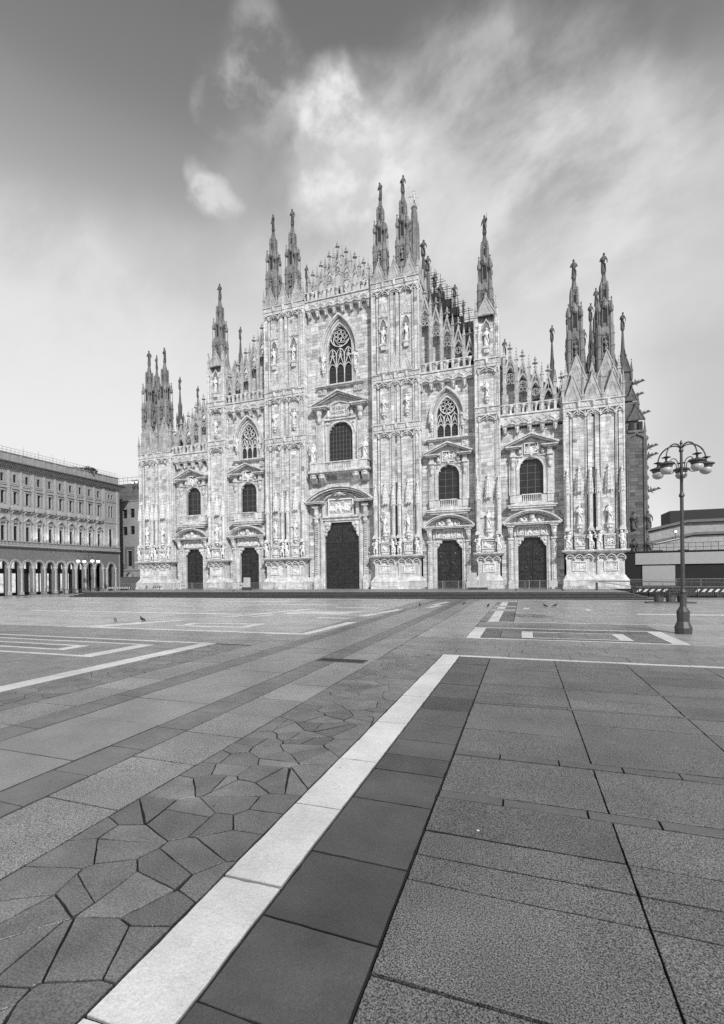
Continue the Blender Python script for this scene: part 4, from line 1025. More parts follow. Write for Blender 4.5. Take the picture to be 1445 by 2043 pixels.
# buttresses -------------------------------------------------------------
FR = -1.15
def buttress(cx, hwid, double, ztop, seed):
    """stepped base, bearer figures, statues and canopies, then shafts and panels up to the crown"""
    X = lambda u: cx + u; b = MB(); q = hwid
    o = MB()
    o.box(X(-q + .06), X(q - .06), FR + .62, 5.5, 5.2, ztop)            # core
    core = o.make('buttress', marble, cath)
    halves = [(-q, -.18), (.18, q)] if double else [(-q, q)]
    # base
    b.box(X(-q - .32), X(q + .32), FR - .75, .2, Z0, 1.05); b.box(X(-q - .27), X(q + .27), FR - .68, .2, 1.055, 1.62)
    b.frus((X(-q - .3), X(q + .3), FR - .72, .2), 1.62, (X(-q - .27), X(q + .27), FR - .66, .2), 1.72)
    b.frus((X(-q - .27), X(q + .27), FR - .66, .2), 1.725, (X(-q + .12), X(q - .12), FR - .2, .2), 2.35)
    b.box(X(-q + .2), X(q - .2), FR - .04, .2, 2.35, 4.96)
    for a, c in halves:
        b.box(X(a + (.12 if a < -1 else .04)), X(c - (.12 if c > 1 else .04)), FR - .18, FR - .02, 2.352, 4.2)
        b.box(X(a + .02), X(c - .02), FR - .5, .2, 4.78, 4.955)
        w = c - a; n = 3
        for i in range(n):
            x = X(a + w * (i + .5) / n); ww = w / n
            b.stroke([(x - ww / 2 + .03, 4.2), (x - ww * .4, 4.45), (x - ww * .2, 4.62), (x, 4.68), (x + ww * .2, 4.62), (x + ww * .4, 4.45), (x + ww / 2 - .03, 4.2)], .09, FR - .48, FR - .2)
            b.stroke([(x - ww * .28, 4.28), (x - .08, 4.42), (x, 4.3), (x + .08, 4.42), (x + ww * .28, 4.28)], .05, FR - .4, FR - .2)
        for i in range(n + 1):
            x = X(a + w * i / n); x = min(max(x, X(a) + .1), X(c) - .1); b.lathe(x, FR - .35, [(.03, 3.98), (.12, 4.12), (.09, 4.25), (.13, 4.35)], 6)
    b.box(X(-q - .32), X(q + .32), FR - .72, .2, 4.96, 5.06); b.box(X(-q - .38), X(q + .38), FR - .8, .2, 5.062, 5.2)
    base = b.make('base', marble_clean, core)
    # masonry veneer on the plinth
    v = MB(); masonry(v, X(-q - .26), X(q + .26), .70, 1.05, FR - .76, seed=seed + 3, ch=.35); v.make('plinth_blocks', marble, core, kind='stuff')
    # upper shafts
    u = MB(); pan = MB()
    cols = []
    if double:
        panels = [(-q + .98, -.95), (.95, q - .98)]; pil = [(-q + .02, -q + .55), (-.62, -.16), (.16, .62), (q - .55, q - .02)]; ribs = [-q + .72, -.78, .78, q - .72]
    else:
        panels = [(-q + .52, q - .52)]; pil = [(-q + .02, -q + .34), (q - .34, q - .02)]; ribs = [-q + .44, q - .44]
    zt = ztop - 1.9
    for a, c in panels: masonry(pan, X(a), X(c), 5.2, ztop - 1.0, FR + .17, seed=seed + int(a * 9) + 100, ch=.46, bl=.85, dark=.20); u.box(X(a) + .01, X(c) - .01, FR + .19, FR + .62, 5.2, ztop - 1.0)
    for a, c in pil:
        masonry(pan, X(a), X(c), 7.9, zt + .9, FR, seed=seed + int(a * 7) + 200, ch=.62, bl=.7, dark=.16); u.box(X(a) + .02, X(c) - .02, FR + .02, FR + .61, 5.2, zt + .9)
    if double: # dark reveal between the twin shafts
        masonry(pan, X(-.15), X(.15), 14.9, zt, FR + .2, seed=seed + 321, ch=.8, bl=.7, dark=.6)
    for r_ in ribs:
        u.lathe(X(r_), FR + .1, [(.085, 5.2), (.085, zt + .9)], 8)
        u.lathe(X(r_ + (.13 if r_ < 0 else -.13) * (1 if abs(r_) > 1 or not double else -1)), FR + .14, [(.055, 5.2), (.055, zt + .9)], 6)
        z = 9.5
        while z < zt: u.lathe(X(r_), FR + .1, [(.085, z - .05), (.125, z), (.085, z + .05)], 8); z += 3.1
    for s in (-1, 1):
        u.lathe(X(s * (q - .02)), FR + .02, [(.12, 5.2), (.12, ztop - .3)], 8)
        masonry_side = None
    # side faces: vertical shafts
        for yy in (FR + .45, FR + .95): u.lathe(X(s * (q - .04)), yy, [(.1, 5.2), (.1, ztop - .3)], 6)
        xa, xb = sorted((X(s * (q - .5)), X(s * (q - .03)))); u.box(xa, xb, FR + .5, 5.4, 5.21, ztop - .02)
    u.make('shafts', marble, core); pan.make('ashlar', marble, core, kind='stuff')
    # bearers and shafts over them
    ax = [-q + .3, -.4, .4, q - .3] if double else [-q + .2, q - .2]
    g = MB()
    for i, a in enumerate(ax):
        inst(ATL[(i + seed) % 4], 'bearer_statue', core, (X(a), FR - .42, 5.22), 0, (1.05, 1.05, 1.02))
        g.box(X(a) - .33, X(a) + .33, FR - .6, FR + .1, 7.42, 7.6); g.frus((X(a) - .33, X(a) + .33, FR - .6, FR + .1), 7.6, (X(a) - .22, X(a) + .22, FR - .42, FR + .1), 7.9)
        g.lathe(X(a), FR - .18, [(.25, 7.85), (.25, 11.95)], 8)
        inst(CAN, 'canopy', core, (X(a), FR - .2, 11.8), 0, (.72, .8, .95))
    if double:
        g2 = MB(); g2.box(X(-.14), X(.14), FR - .05, FR + .18, 5.25, 12.0); g2.make('slot_shade', slot, core)  # dark strip standing for the shade between the twin shafts
    g.make('bearer_shafts', marble_clean, core)
    for i, (a, c) in enumerate(panels):
        m_ = (a + c) / 2; w = c - a
        inst(COR, 'corbel', core, (X(m_), FR - .05, 7.35), 0, (1.05, 1, 1)); inst(FIG[(seed + i) % 6], 'statue', core, (X(m_), FR - .1, 8.28), 0, (.95, .95, .98))
        inst(CAN, 'canopy', core, (X(m_), FR, 12.0), 0, (1.0, 1.0, 1.0))
        inst(REL[(seed * 2 + i) % 5], 'relief_panel', core, (X(m_), FR - .02, 5.75), 0, (w / 1.5 * .92, 1, .95 if double else .9))
        g = MB(); g.box(X(a), X(c), FR - .25, FR + .17, 6.86, 7.0); g.box(X(a) + .08, X(c) - .08, FR - .12, FR + .17, 5.3, 5.58); g.make('panel_moulding', marble_clean, core)
    for i, (a, c) in enumerate(halves):
        m_ = (a + c) / 2; inst(REL[(seed + i + 2) % 5], 'relief_panel', core, (X(m_), FR - .17, 2.85), 0, (1.0, .8, .95))
    # Gothic bands
    def band(z, h=1.65, gab=0, rich=False):
        t = MB()
        cells = ([(-q, -q + .85), (-q + .85, -.8), (-.8, .8), (.8, q - .85), (q - .85, q)] if double else [(-q, -q + .42), (-q + .42, q - .42), (q - .42, q)])
        t.box(X(-q - .04), X(q + .04), FR - .08, FR + .3, z + .7, z + h)
        t.box(X(-q - .12), X(q + .12), FR - .2, FR + .3, z + h, z + h + .13); t.box(X(-q - .08), X(q + .08), FR - .15, FR + .3, z + h * .62, z + h * .62 + .07)
        for a, c in cells:
            m_ = X((a + c) / 2); w = c - a
            ogee(t, m_, z - .1, w * .96, .95, .11, FR - .17, FR + .1)
            t.stroke([(m_ - w * .36, z + .05), (m_ - w * .12, z + .3), (m_, z + .12), (m_ + w * .12, z + .3), (m_ + w * .36, z + .05)], .06, FR - .1, FR + .1)
            if w > 1: t.lathe(m_, FR - .12, [(.06, z + .9), (.2, z + 1.1), (.24, z + h - .05)], 6); quatre(t, m_, z + .45, .13, .04, FR - .14, FR)
            for s in (-1, 1): t.stroke([(m_ + s * w * .1, z + h - .1), (m_ + s * w * .3, z + h - .45), (m_ + s * w * .48, z + h - .1)], .05, FR - .12, FR)
        for s in (-1, 1):   # band returns along the sides
            t.box(min(X(s * (q + .02)), X(s * (q + .1))), max(X(s * (q + .02)), X(s * (q + .1))), FR, .0, z + .7, z + h + .13)
        if gab:
            for a, c in cells:
                w = c - a
                if w < 1: continue
                solid_gable(t, X((a + c) / 2), z + h + .14, w * (.98 if w < 1.7 else .9), gab, FR - .34, FR + .16)
        t.make('gothic_band', marble_clean, core)
    def crown(z, gh, n, y0=FR - .1, depth=.3, m=marble_mid, wtot=None):
        t = MB(); Wt = wtot or 2 * q; w = Wt / n
        for i in range(n): solid_gable(t, X(-Wt / 2 + w * (i + .5)), z, w * .98, gh, y0, y0 + depth)
        for i in range(n + 1):
            x = X(-Wt / 2 + w * i)
            pinnacle(t, x, y0 + .1, z - .2, z + gh * (.62 if 0 < i < n else .95), .12)
        for s in (-1, 1):   # gables on the sides
            for yy in (.2, 2.3, 4.3):
                xs_ = X(s * (Wt / 2)); t.frus((xs_ - .1, xs_ + .1, yy - .95, yy + .95), z, (xs_ - .1, xs_ + .1, yy - .02, yy + .02), z + gh)
        t.make('crown_gables', m, core)
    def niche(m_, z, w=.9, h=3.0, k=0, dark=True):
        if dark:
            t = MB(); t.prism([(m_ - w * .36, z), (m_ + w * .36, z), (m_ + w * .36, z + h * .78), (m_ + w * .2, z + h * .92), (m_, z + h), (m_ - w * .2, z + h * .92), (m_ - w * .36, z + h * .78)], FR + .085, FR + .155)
            t.make('niche', marble_grey, core)  # flat grey panel, shade behind the statue put into its colour
        t = MB()
        t.stroke([(m_ - w * .42, z + h * .7), (m_ - w * .3, z + h * .9), (m_, z + h * 1.08), (m_ + w * .3, z + h * .9), (m_ + w * .42, z + h * .7)], .09, FR - .02, FR + .17)
        t.box(m_ - .4, m_ + .4, FR - .22, FR + .17, z - .3, z); t.box(m_ - .32, m_ + .32, FR - .14, FR + .17, z - .85, z - .3)
        t.make('niche_frame', marble_clean, core)
        inst(FIG[k % 6], 'statue', core, (m_, FR - .02, z), 0, (.95, .9, .98))
    if ztop < 24:       # outer towers
        band(20.95); crown(22.75, 3.1, 3 if double else 1)
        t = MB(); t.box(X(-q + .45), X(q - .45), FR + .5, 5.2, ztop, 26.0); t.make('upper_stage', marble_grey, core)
        t = MB()
        for i in range(2):
            x = X((-q + 1.55, q - 1.55)[i]); solid_gable(t, x, 25.3, 2.2, 3.1, FR + .35, FR + .7)
        for i in range(3): pinnacle(t, X((-q + .35, 0, q - .35)[i]), FR + .5, 22.7, 27.6, .16)
        solid_gable(t, X(0), 24.6, 1.1, 2.6, FR + .42, FR + .75, False)
        t.box(X(-q + .5), X(q - .5), FR + .44, FR + .6, 22.7, 25.35)
        t.make('upper_gables', marble_mid, core)
    elif ztop < 37:     # single piers
        band(21.7); band(27.7); 
        inst(COR, 'corbel', core, (X(0), FR, 23.9), 0, (.9, 1, .8)); inst(FIG[(seed + 3) % 6], 'statue', core, (X(0), FR - .05, 24.65), 0, (.85, .85, .85))
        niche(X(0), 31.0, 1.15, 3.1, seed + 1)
        crown(34.9, 2.3, 1, wtot=2 * q - .5); t = MB()
        for s in (-1, 1): t = MB(); t.prism([(X(s * (q + .02)), 33.6), (X(s * (q - .5)), 33.6), (X(s * (q - .28)), 36.2), (X(s * (q - .05)), 37.2)][::(-1 if s > 0 else 1)], FR - .05, FR + .4); t.make('corner_gable', marble_clean, core)
    else:               # central towers
        band(21.0); band(27.75, gab=2.2); 
        for i, (a, c) in enumerate(panels):
            m_ = X((a + c) / 2)
            inst(COR, 'corbel', core, (m_, FR, 23.6), 0, (1, 1, .9)); inst(FIG[(seed + 4 + i) % 6], 'statue', core, (m_, FR - .06, 24.4), 0, (.95, .9, .9))
            niche(m_, 33.6, 1.2, 3.2, seed + i)
            t = MB(); solid_gable(t, m_, 37.2, c - a, 2.2, FR + .02, FR + .17, False); t.make('blind_gable', marble_clean, core)
        band(40.1, 1.75); crown(42.0, 2.7, 3)
        t = MB(); t.box(X(-q + .4), X(q - .4), FR + .4, 4.5, ztop, 43.0); t.make('upper_stage', marble_grey, core)
    return core

bay_wall(-28.7, -21.6, 20.6, [(-25.22, 1.66, 0, 8, 7.0, 'rect'), (-25.22, 1.37, 12.3, 15.48, 16.85, 'round')], 1)
bay_wall(-18.65, -11.55, 27.9, [(-15.09, 1.66, 0, 8, 7.0, 'rect'), (-15.09, 1.37, 12.3, 15.48, 16.85, 'round'), (-15.0, 1.37, 20.5, 23.4, 25.75, 'pt')], 2)
bay_wall(-5.1, 5.1, 41.0, [(0, 2.61, 0, 11, 10.1, 'rect'), (0, 1.8, 18.5, 22.45, 24.3, 'round'), (0, 1.8, 29.7, 34.6, 38.25, 'pt')], 3)
bay_wall(11.55, 18.65, 27.9, [(15.09, 1.66, 0, 8, 7.0, 'rect'), (15.09, 1.37, 12.3, 15.48, 16.85, 'round'), (15.0, 1.37, 20.5, 23.4, 25.75, 'pt')], 4)
bay_wall(21.6, 28.85, 20.6, [(25.22, 1.66, 0, 8, 7.0, 'rect'), (25.22, 1.37, 12.3, 15.48, 16.85, 'round')], 5)
for i, x in enumerate((-25.22, -15.09, 15.09, 25.22)): portal(x, i + 1); aedicule(x, i + 1)
goth_window(-15.0, 1.37, 20.55, 23.4, 25.75, False, 1); goth_window(15.0, 1.37, 20.55, 23.4, 25.75, False, 3)
goth_window(0, 1.8, 29.75, 34.6, 38.25, True, 2)
portal_centre(); balcony_centre()
for s in (-1, 1):
    sd_ = 1 if s > 0 else 2
    buttress(s * 32.03, 3.165, True, 22.7, 10 + sd_); buttress(s * 20.12, 1.45, False, 35.0, 20 + sd_); buttress(s * 8.31, 3.2, True, 41.9, 30 + sd_)
def tops5(s):
    r = [(22.9 + 1.46 * i, 31.25 - 1.13 * i) for i in range(4)]; r = [(21.44, 32.4)] + r + [(28.74, 26.8)]
    r = [q for q in r if 21.7 < q[0] < 28.9]
    return r if s > 0 else [(-x, t) for x, t in r[::-1]]
def tops4(s):
    r = [(12.76 + 1.46 * i, 40.1 - 1.62 * i) for i in range(4)] + [(18.0, 33.9)]
    r = [(12.3 + 1.43 * i, 40.4 - 1.6 * i) for i in range(5)]
    return r if s > 0 else [(-x, t) for x, t in r[::-1]]
parapet(21.65, 28.8, 20.1, tops5(1), 1.46, 400, 3.3); parapet(-28.8, -21.65, 20.1, tops5(-1), 1.46, 500, 3.3)
parapet(11.6, 18.6, 26.9, tops4(1), 1.43, 600, 4.2); parapet(-18.6, -11.6, 26.9, tops4(-1), 1.43, 700, 4.2)
parapet(-5.05, 5.05, 39.7, [(-3.84 + 1.28 * i, 49.55 - 1.05 * abs(i - 3)) for i in range(7)], 1.28, 800, 6.3)

# wall blocks: the 300 largest singly, the rest joined
BLOCKS.sort(key=lambda q: -q[0] * (1.5 if q[1][0] > 5 else 1))
bm = {}
for sz, c, t in BLOCKS[:300]:
    b = MB(); cx_, cz_ = (c[0] + c[1]) / 2, (c[4] + c[5]) / 2
    b.box(c[0] - cx_, c[1] - cx_, 0, c[3] - c[2], c[4] - cz_, c[5] - cz_, t=t, back=False)
    b.make('stone_block', marble, cath, (cx_, c[2], cz_))
b = MB()
for sz, c, t in BLOCKS[300:]: b.box(*c, t=t, back=False)
b.make('stone_blocks', marble, cath, kind='stuff')

# scaffolding over the roof --------------------------------------------
scf = thing('scaffolding', 'dark steel scaffolding with tattered sheeting rising behind the right-hand openwork parapet', 'scaffolding', (13.2, 20, 42.5))
b = MB(); r = random.Random(3)
for i in range(9):
    for j in (0, 1.4): b.tube((-4 + i * .95, j, -1), (-4 + i * .95, j, 15 - i * 1.35 + r.uniform(-.4, .6)), .05, .05, 5)
b.make('uprights', iron, scf)
b = MB()
for k in range(9):
    for j in (0, 1.4): b.tube((-4.5, j, 1 + k * 1.5), (-4.2 + min(9, max(1.2, (15 - 1 - k * 1.5) / 1.3)) , j, 1 + k * 1.5), .035, .035, 5)
    b.tube((-4.4, .7, 1.05 + k * 1.5), (-3.6 + min(8, max(1, (13.5 - k * 1.5) / 1.3)), .7, 1.05 + k * 1.5), .06, .06, 4)
b.make('ledgers', iron, scf)
b = MB()
for k in range(7): b.box(-4.2, -4.0 + (12 - k * 1.5) * .80 + r.uniform(-.5, .3), .3, 1.2, -6 if k == 0 else -1 + k * 1.5, .45 + k * 1.5 + r.uniform(-.3, .2))
b.make('sheeting', dark_m, scf)

# ------------------------------------------------------------------ SETTING: ground
def structure(b, name, m, **k): o = b.make(name, m, None, **k); o['kind'] = 'structure'; return o
b = MB(); b.box(-700, 700, -300, 1200, -.5, -.022); ground = structure(b, 'ground', p_bed)
plaza = bpy.data.objects.new('plaza_paving', None); col.objects.link(plaza); plaza['kind'] = 'structure'

def inset(poly, g):
    """shrink a convex counter-clockwise polygon by g"""
    P = [Vector(p) for p in poly]; n = len(P); out = []
    lines = []
    for i in range(n):
        a, b_ = P[i], P[(i + 1) % n]; d = (b_ - a)
        if d.length < 1e-6: continue
        d.normalize(); nn = Vector((-d.y, d.x)); lines.append((a + nn * g, d))
    m = len(lines)
    for i in range(m):
        (p, d), (q, e) = lines[i - 1], lines[i]; cr_ = d.x * e.y - d.y * e.x
        if abs(cr_) < 1e-5: out.append(q); continue
        t = ((q.x - p.x) * e.y - (q.y - p.y) * e.x) / cr_; out.append(p + d * t)
    return [(v.x, v.y) for v in out]
def area(p): return .5 * sum(p[i][0] * p[(i + 1) % len(p)][1] - p[(i + 1) % len(p)][0] * p[i][1] for i in range(len(p)))
SLABS = []
def slab(poly, m, gap=.0035, t=None, name='paving_slab', rough=0, lift=0):
    if area(poly) < 0: poly = poly[::-1]
    p = inset(poly, gap)
    if len(p) < 3 or area(p) <= .002: return
    SLABS.append((p, m, R.gauss(0, .07) if t is None else t, name, rough, lift + R.uniform(-.004, .004)))
def build_slab(b, p, t, rough, lift, near):
    pts = p
    if near:    # broken, chipped edges
        pts = []
        n = len(p)
        for i in range(n):
            a, c = Vector(p[i]), Vector(p[(i + 1) % n]); L_ = (c - a).length; k = max(1, int(L_ / .09)); d = (c - a).normalized() if L_ else Vector((1, 0)); nn = Vector((-d.y, d.x))
            ph = R.random() * 9
            for j in range(k):
                o = a + (c - a) * (j / k)
                if j: o = o + nn * (abs(R.gauss(0, .0015 + rough * .002)) + (.007 if R.random() < .035 else 0) + rough * .004 * (1 + math.sin(j * .8 + ph)) * .5)
                else: o = o + (Vector((sum(q[0] for q in p) / n, sum(q[1] for q in p) / n)) - a).normalized() * (.003 + R.random() * .006)
                pts.append((o.x, o.y))
    n = len(b.v); k = len(pts); cx_ = sum(q[0] for q in pts) / k; cy_ = sum(q[1] for q in pts) / k
    tx, ty = R.uniform(-.0025, .0025), R.uniform(-.0025, .0025); e = .0035 if near else .003
    def zz_(x, y): return lift + (x - cx_) * tx + (y - cy_) * ty
    inn = []
    for x, y in pts:
        d = math.hypot(x - cx_, y - cy_) or 1; inn.append((x - (x - cx_) / d * e, y - (y - cy_) / d * e))
    b.v += [(x, y, zz_(x, y)) for x, y in inn] + [(x, y, zz_(x, y) - .0035) for x, y in pts] + [(x, y, -.05) for x, y in pts]
    b.f.append(tuple(range(n, n + k))); b.t.append(t)
    for i in range(k):
        j = (i + 1) % k
        b.f.append((n + k + i, n + k + j, n + j, n + i)); b.t.append(t - .45)
        b.f.append((n + 2 * k + i, n + 2 * k + j, n + k + j, n + k + i)); b.t.append(t - .6)
def column(x0, x1, y0, y1, m, lens, t=None, sk=0, rough=0, gap=.006):
    y = y0
    while y < y1 - .02:
        l = R.uniform(*lens); e = min(y1, y + l)
        if y1 - e < .2: e = y1
        k = R.uniform(-.04, .04) if sk else 0
        slab([(x0, y), (x1, y + k), (x1, e + k if e < y1 else e), (x0, e)], m, t=t if t is None else t + R.gauss(0, .05), rough=rough, gap=gap); y = e
def rowx(y0, y1, x0, x1, m, lens, t=None, rough=0):
    x = x0
    while x < x1 - .02:
        e = min(x1, x + R.uniform(*lens))
        if x1 - e < .25: e = x1
        slab([(x, y0), (e, y0), (e, y1), (x, y1)], m, t=t, rough=rough); x = e
def split(poly, amax, out):
    a = abs(area(poly))
    if a < amax * R.uniform(.5, 1.4): out.append(poly); return
    n = len(poly); el = [math.dist(poly[i], poly[(i + 1) % n]) for i in range(n)]
    i = max(range(n), key=lambda q: el[q] * R.uniform(.75, 1.2))
    others = [q for q in range(n) if q != i and el[q] > .12]
    mid = ((poly[i][0] + poly[(i + 1) % n][0]) / 2, (poly[i][1] + poly[(i + 1) % n][1]) / 2)
    j = max(others, key=lambda q: math.dist(mid, ((poly[q][0] + poly[(q + 1) % n][0]) / 2, (poly[q][1] + poly[(q + 1) % n][1]) / 2)) * R.uniform(.3, 1) if True else 0)
    def pt(e, f): return (poly[e][0] + (poly[(e + 1) % n][0] - poly[e][0]) * f, poly[e][1] + (poly[(e + 1) % n][1] - poly[e][1]) * f)
    if i > j: i, j = j, i
    p, q = pt(i, R.uniform(.3, .7)), pt(j, R.uniform(.28, .72))
    A = [p] + [poly[k] for k in range(i + 1, j + 1)] + [q]
    B = [q] + [poly[k % n] for k in range(j + 1, i + n + 1)] + [p]
    split(A, amax, out); split(B, amax, out)
def clip(poly, n, d):
    out = []; k = len(poly)
    for i in range(k):
        a, b_ = poly[i], poly[(i + 1) % k]; da = a[0] * n[0] + a[1] * n[1] - d; db = b_[0] * n[0] + b_[1] * n[1] - d
        if da <= 0: out.append(a)
        if (da < 0 < db) or (db < 0 < da): t = da / (da - db); out.append((a[0] + (b_[0] - a[0]) * t, a[1] + (b_[1] - a[1]) * t))
    return out
def crazy(x0, x1, y0, y1, m, amax, t=0):
    """fitted rubble flags of mixed sizes: cells of a weighted diagram, a few of them broken once more"""
    n = max(3, int((x1 - x0) * (y1 - y0) / amax)); pts = []; tries = 0; sp = math.sqrt(amax)
    while len(pts) < n and tries < 30000:
        tries += 1; p = (R.uniform(x0 - .05, x1 + .05), R.uniform(y0, y1)); g = R.random() ** 2 * (sp * .62) ** 2
        if all(math.dist(p, q) > sp * .38 + .45 * abs(math.sqrt(g) - math.sqrt(w)) for q, w in pts): pts.append((p, g))
    ax, ay = 1.0, 1.35      # stones lie a little longer across the strip
    for p, wp in pts:
        cell = [(x0, max(y0, p[1] - 3)), (x1, max(y0, p[1] - 3)), (x1, min(y1, p[1] + 3)), (x0, min(y1, p[1] + 3))]
        for q, wq in pts:
            if q is p or math.dist(p, q) > 3: continue
            nx, ny = (q[0] - p[0]) * ax, (q[1] - p[1]) * ay
            d = ((q[0] ** 2 - p[0] ** 2) * ax + (q[1] ** 2 - p[1] ** 2) * ay + wp - wq) / 2
            l = math.hypot(nx, ny); cell = clip(cell, (nx / l, ny / l), d / l)
            if len(cell) < 3: break
        if len(cell) < 3: continue
        parts = [cell]
        if abs(area(cell)) > amax * .95 and R.random() < .7:
            k = len(cell); cx_ = sum(c[0] for c in cell) / k; cy_ = sum(c[1] for c in cell) / k; a = R.uniform(0, PI); nn = (math.cos(a), math.sin(a)); d = cx_ * nn[0] + cy_ * nn[1] + R.uniform(-.08, .08)
            parts = [clip(cell, nn, d), clip(cell, (-nn[0], -nn[1]), -d)]
        for c in parts:
            c2 = []
            for q in c:
                if not c2 or math.dist(q, c2[-1]) > .035: c2.append(q)
            if len(c2) > 3 and math.dist(c2[0], c2[-1]) < .035: c2.pop()
            if len(c2) >= 3: slab(c2, m, gap=R.choice((.0014, .0022, .003, .0045)), t=R.gauss(t, .17), rough=.7)
YN, YT = -62.5, -46.38
# avenue bands running towards the church
for y0, y1, lens in ((YN, YT, 1), (-46.35, -13.0, 1.4)):
    column(18.86, 19.93, y0, y1, p_granl, (.95 * lens, 1.35 * lens), rough=.2)
    column(18.22, 18.85, y0, y1, p_dark, (.6 * lens, .95 * lens), t=.9, rough=.6)
    column(16.40, 18.21, y0, y1, p_smooth, (1.3 * lens, 1.7 * lens), rough=.2)
    column(15.76, 16.39, y0, y1, p_dark, (.6 * lens, .95 * lens), t=.9, rough=.5)
    column(14.62, 15.75, y0, y1, p_granl, (.95 * lens, 1.4 * lens))
# near panel on the right: marble strip, dark band, granite field with cross bands
crazy(19.94, 21.67, YN, YT, p_slate, .20, .28)
ys = [-62.5, -60.2, -59.0, -57.69, -56.395, -55.08, -53.4, -51.6, -49.6, -48.0, -46.38]
for a, c in zip(ys[:-1], ys[1:]): slab([(21.68, a), (22.22, a + .01), (22.22, c + .01), (21.68, c)], p_white, gap=.005, t=R.gauss(0, .02), name='marble_strip', rough=.9)
ys = [-62.5, -60, -58.72, -57.98, -57.14, -56.055, -55.25, -54.72, -54.1, -53.3, -52.4, -51.5, -50.3, -49, -47.8, -46.66]
for a, c in zip(ys[:-1], ys[1:]): slab([(22.23, a), (23.135, a - .02), (23.135, c - .02), (22.23, c)], p_dark, gap=.0045, t=R.gauss(0, .12), name='dark_slab', rough=.5)
xs = [23.145, 24.90, 26.70, 28.5, 30.3, 32.1, 33.9, 35.7]
rows = [(-62.5, -60), (-60, -58.22), (-58.21, -57.26), (-57.26, -56.90), (-56.90, -56.50), (-56.49, -55.78), 'd', (-55.59, -54.46), 'd', (-54.26, -53.3), (-53.3, -52.55), (-52.55, -51.75), 'd', (-51.6, -50.9), (-50.9, -50.2), 'd', (-50.05, -49.2), (-49.2, -48.3), (-48.3, -47.5), (-47.5, -46.66)]
dk = iter([(-55.77, -55.60), (-54.45, -54.27), (-51.74, -51.61), (-50.19, -50.06)])
for rw in rows:
    if rw == 'd':
        y0, y1 = next(dk); rowx(y0, y1, 23.145, 35.7, p_dark, (.6, .95), t=.35, rough=.25); continue
    for i in range(len(xs) - 1):
        dd = 0 if i == 0 else R.uniform(-.06, .06)
        slab([(xs[i], rw[0]), (xs[i + 1], rw[0]), (xs[i + 1], rw[1]), (xs[i], rw[1])], p_gran, t=R.gauss(0, .10), gap=.005, name='granite_slab', rough=.3)
rowx(-46.65, -46.42, 22.23, 35.7, p_white, (1.2, 1.8), t=0)
# crossing rows
for y0, y1, m, t in ((-46.40, -45.6, p_slate, .7), (-45.59, -44.9, p_slate, .6), (-44.89, -44.3, p_smooth, -.1), (-44.29, -43.6, p_slate, .6), (-43.59, -42.45, p_slate, .8)):
    rowx(y0, y1, 19.95, 40, m, (1.2, 2.2), t=t)
# left panel of the near row
crazy(13.06, 14.61, YN, YT, p_slate, .2, .25)
def wstrip(x0, x1, y0, y1, lens=1.6):
    if abs(x1 - x0) > abs(y1 - y0):
        x = x0
        while x < x1 - .02:
            e = min(x1, x + lens); slab([(x, y0), (e, y0), (e, y1), (x, y1)], p_white, gap=.004, t=R.gauss(0, .03), name='marble_strip', lift=.006); x = e
    else:
        y = y0
        while y < y1 - .02:
            e = min(y1, y + lens); slab([(x0, y), (x1, y), (x1, e), (x0, e)], p_white, gap=.004, t=R.gauss(0, .03), name='marble_strip', lift=.006); y = e
# concentric rectangles, left of the avenue
wstrip(12.45, 13.05, -57, -46.42); wstrip(-8, 13.05, -46.40, -46.17)
for xa, xb, ya, yb in ((11.0, 12.44, -57, -46.42),): column(xa, xb, ya, yb, p_slate, (.8, 1.5), t=.8)
wstrip(10.35, 10.98, -49.62, -47.25); wstrip(-8, 10.98, -47.24, -47.05); wstrip(-8, 10.98, -49.85, -49.63)
rowx(-47.04, -46.42, -8, 10.99, p_slate, (1.4, 2.2), t=.4)
for y0, y1 in ((-49.62, -49.0), (-47.9, -47.25)): rowx(y0, y1, -8, 10.34, p_smooth, (1.4, 2.2), t=0)
column(8.71, 9.5, -48.99, -47.91, p_slate, (.5, .7), t=.7); column(9.51, 10.34, -48.99, -47.91, p_slate, (.5, .7), t=.6)
wstrip(-8, 8.7, -48.98, -48.80); wstrip(-8, 8.7, -48.10, -47.92); wstrip(8.2, 8.7, -48.79, -48.11); rowx(-48.79, -48.11, -8, 8.19, p_slate, (1.2, 2), t=.4)
for k in range(7): rowx(-57 + k * 1.02, -57 + (k + 1) * 1.02 - .005, -8, 10.99, p_slate, (1.2, 2.0), t=.8)
rowx(-46.15, -45.2, -40, 14.61, p_slate, (1.2, 2.4), t=1.0); rowx(-45.19, -44.3, -40, 14.61, p_smooth, (1.2, 2.4), t=.1); rowx(-44.29, -43.0, -40, 14.61, p_slate, (1.2, 2.4), t=1.1)
# right panels further on
def ring(x0, x1, y0, y1, w, t, dark=None):
    wstrip(x0, x1, y0, y0 + t); wstrip(x0, x1, y1 - t, y1); wstrip(x0, x0 + w, y0 + t + .005, y1 - t - .005); wstrip(x1 - w, x1, y0 + t + .005, y1 - t - .005)
ring(21.92, 29.5, -42.42, -38.55, .54, .17)
rowx(-42.24, -41.8, 22.47, 28.95, p_dark, (.8, 1.4), t=.3); rowx(-39.75, -38.73, 22.47, 28.95, p_dark, (.8, 1.4), t=.3)
ring(24.0, 27.9, -41.79, -39.76, .45, .12); column(22.47, 23.2, -41.79, -39.76, p_dark, (.6, 1), t=.2); column(23.21, 23.99, -41.79, -39.76, p_slate, (.6, 1), t=.3); column(27.91, 28.95, -41.79, -39.76, p_slate, (.6, 1), t=.3)
rowx(-41.66, -39.9, 24.46, 27.44, p_slate, (.9, 1.3), t=.4)
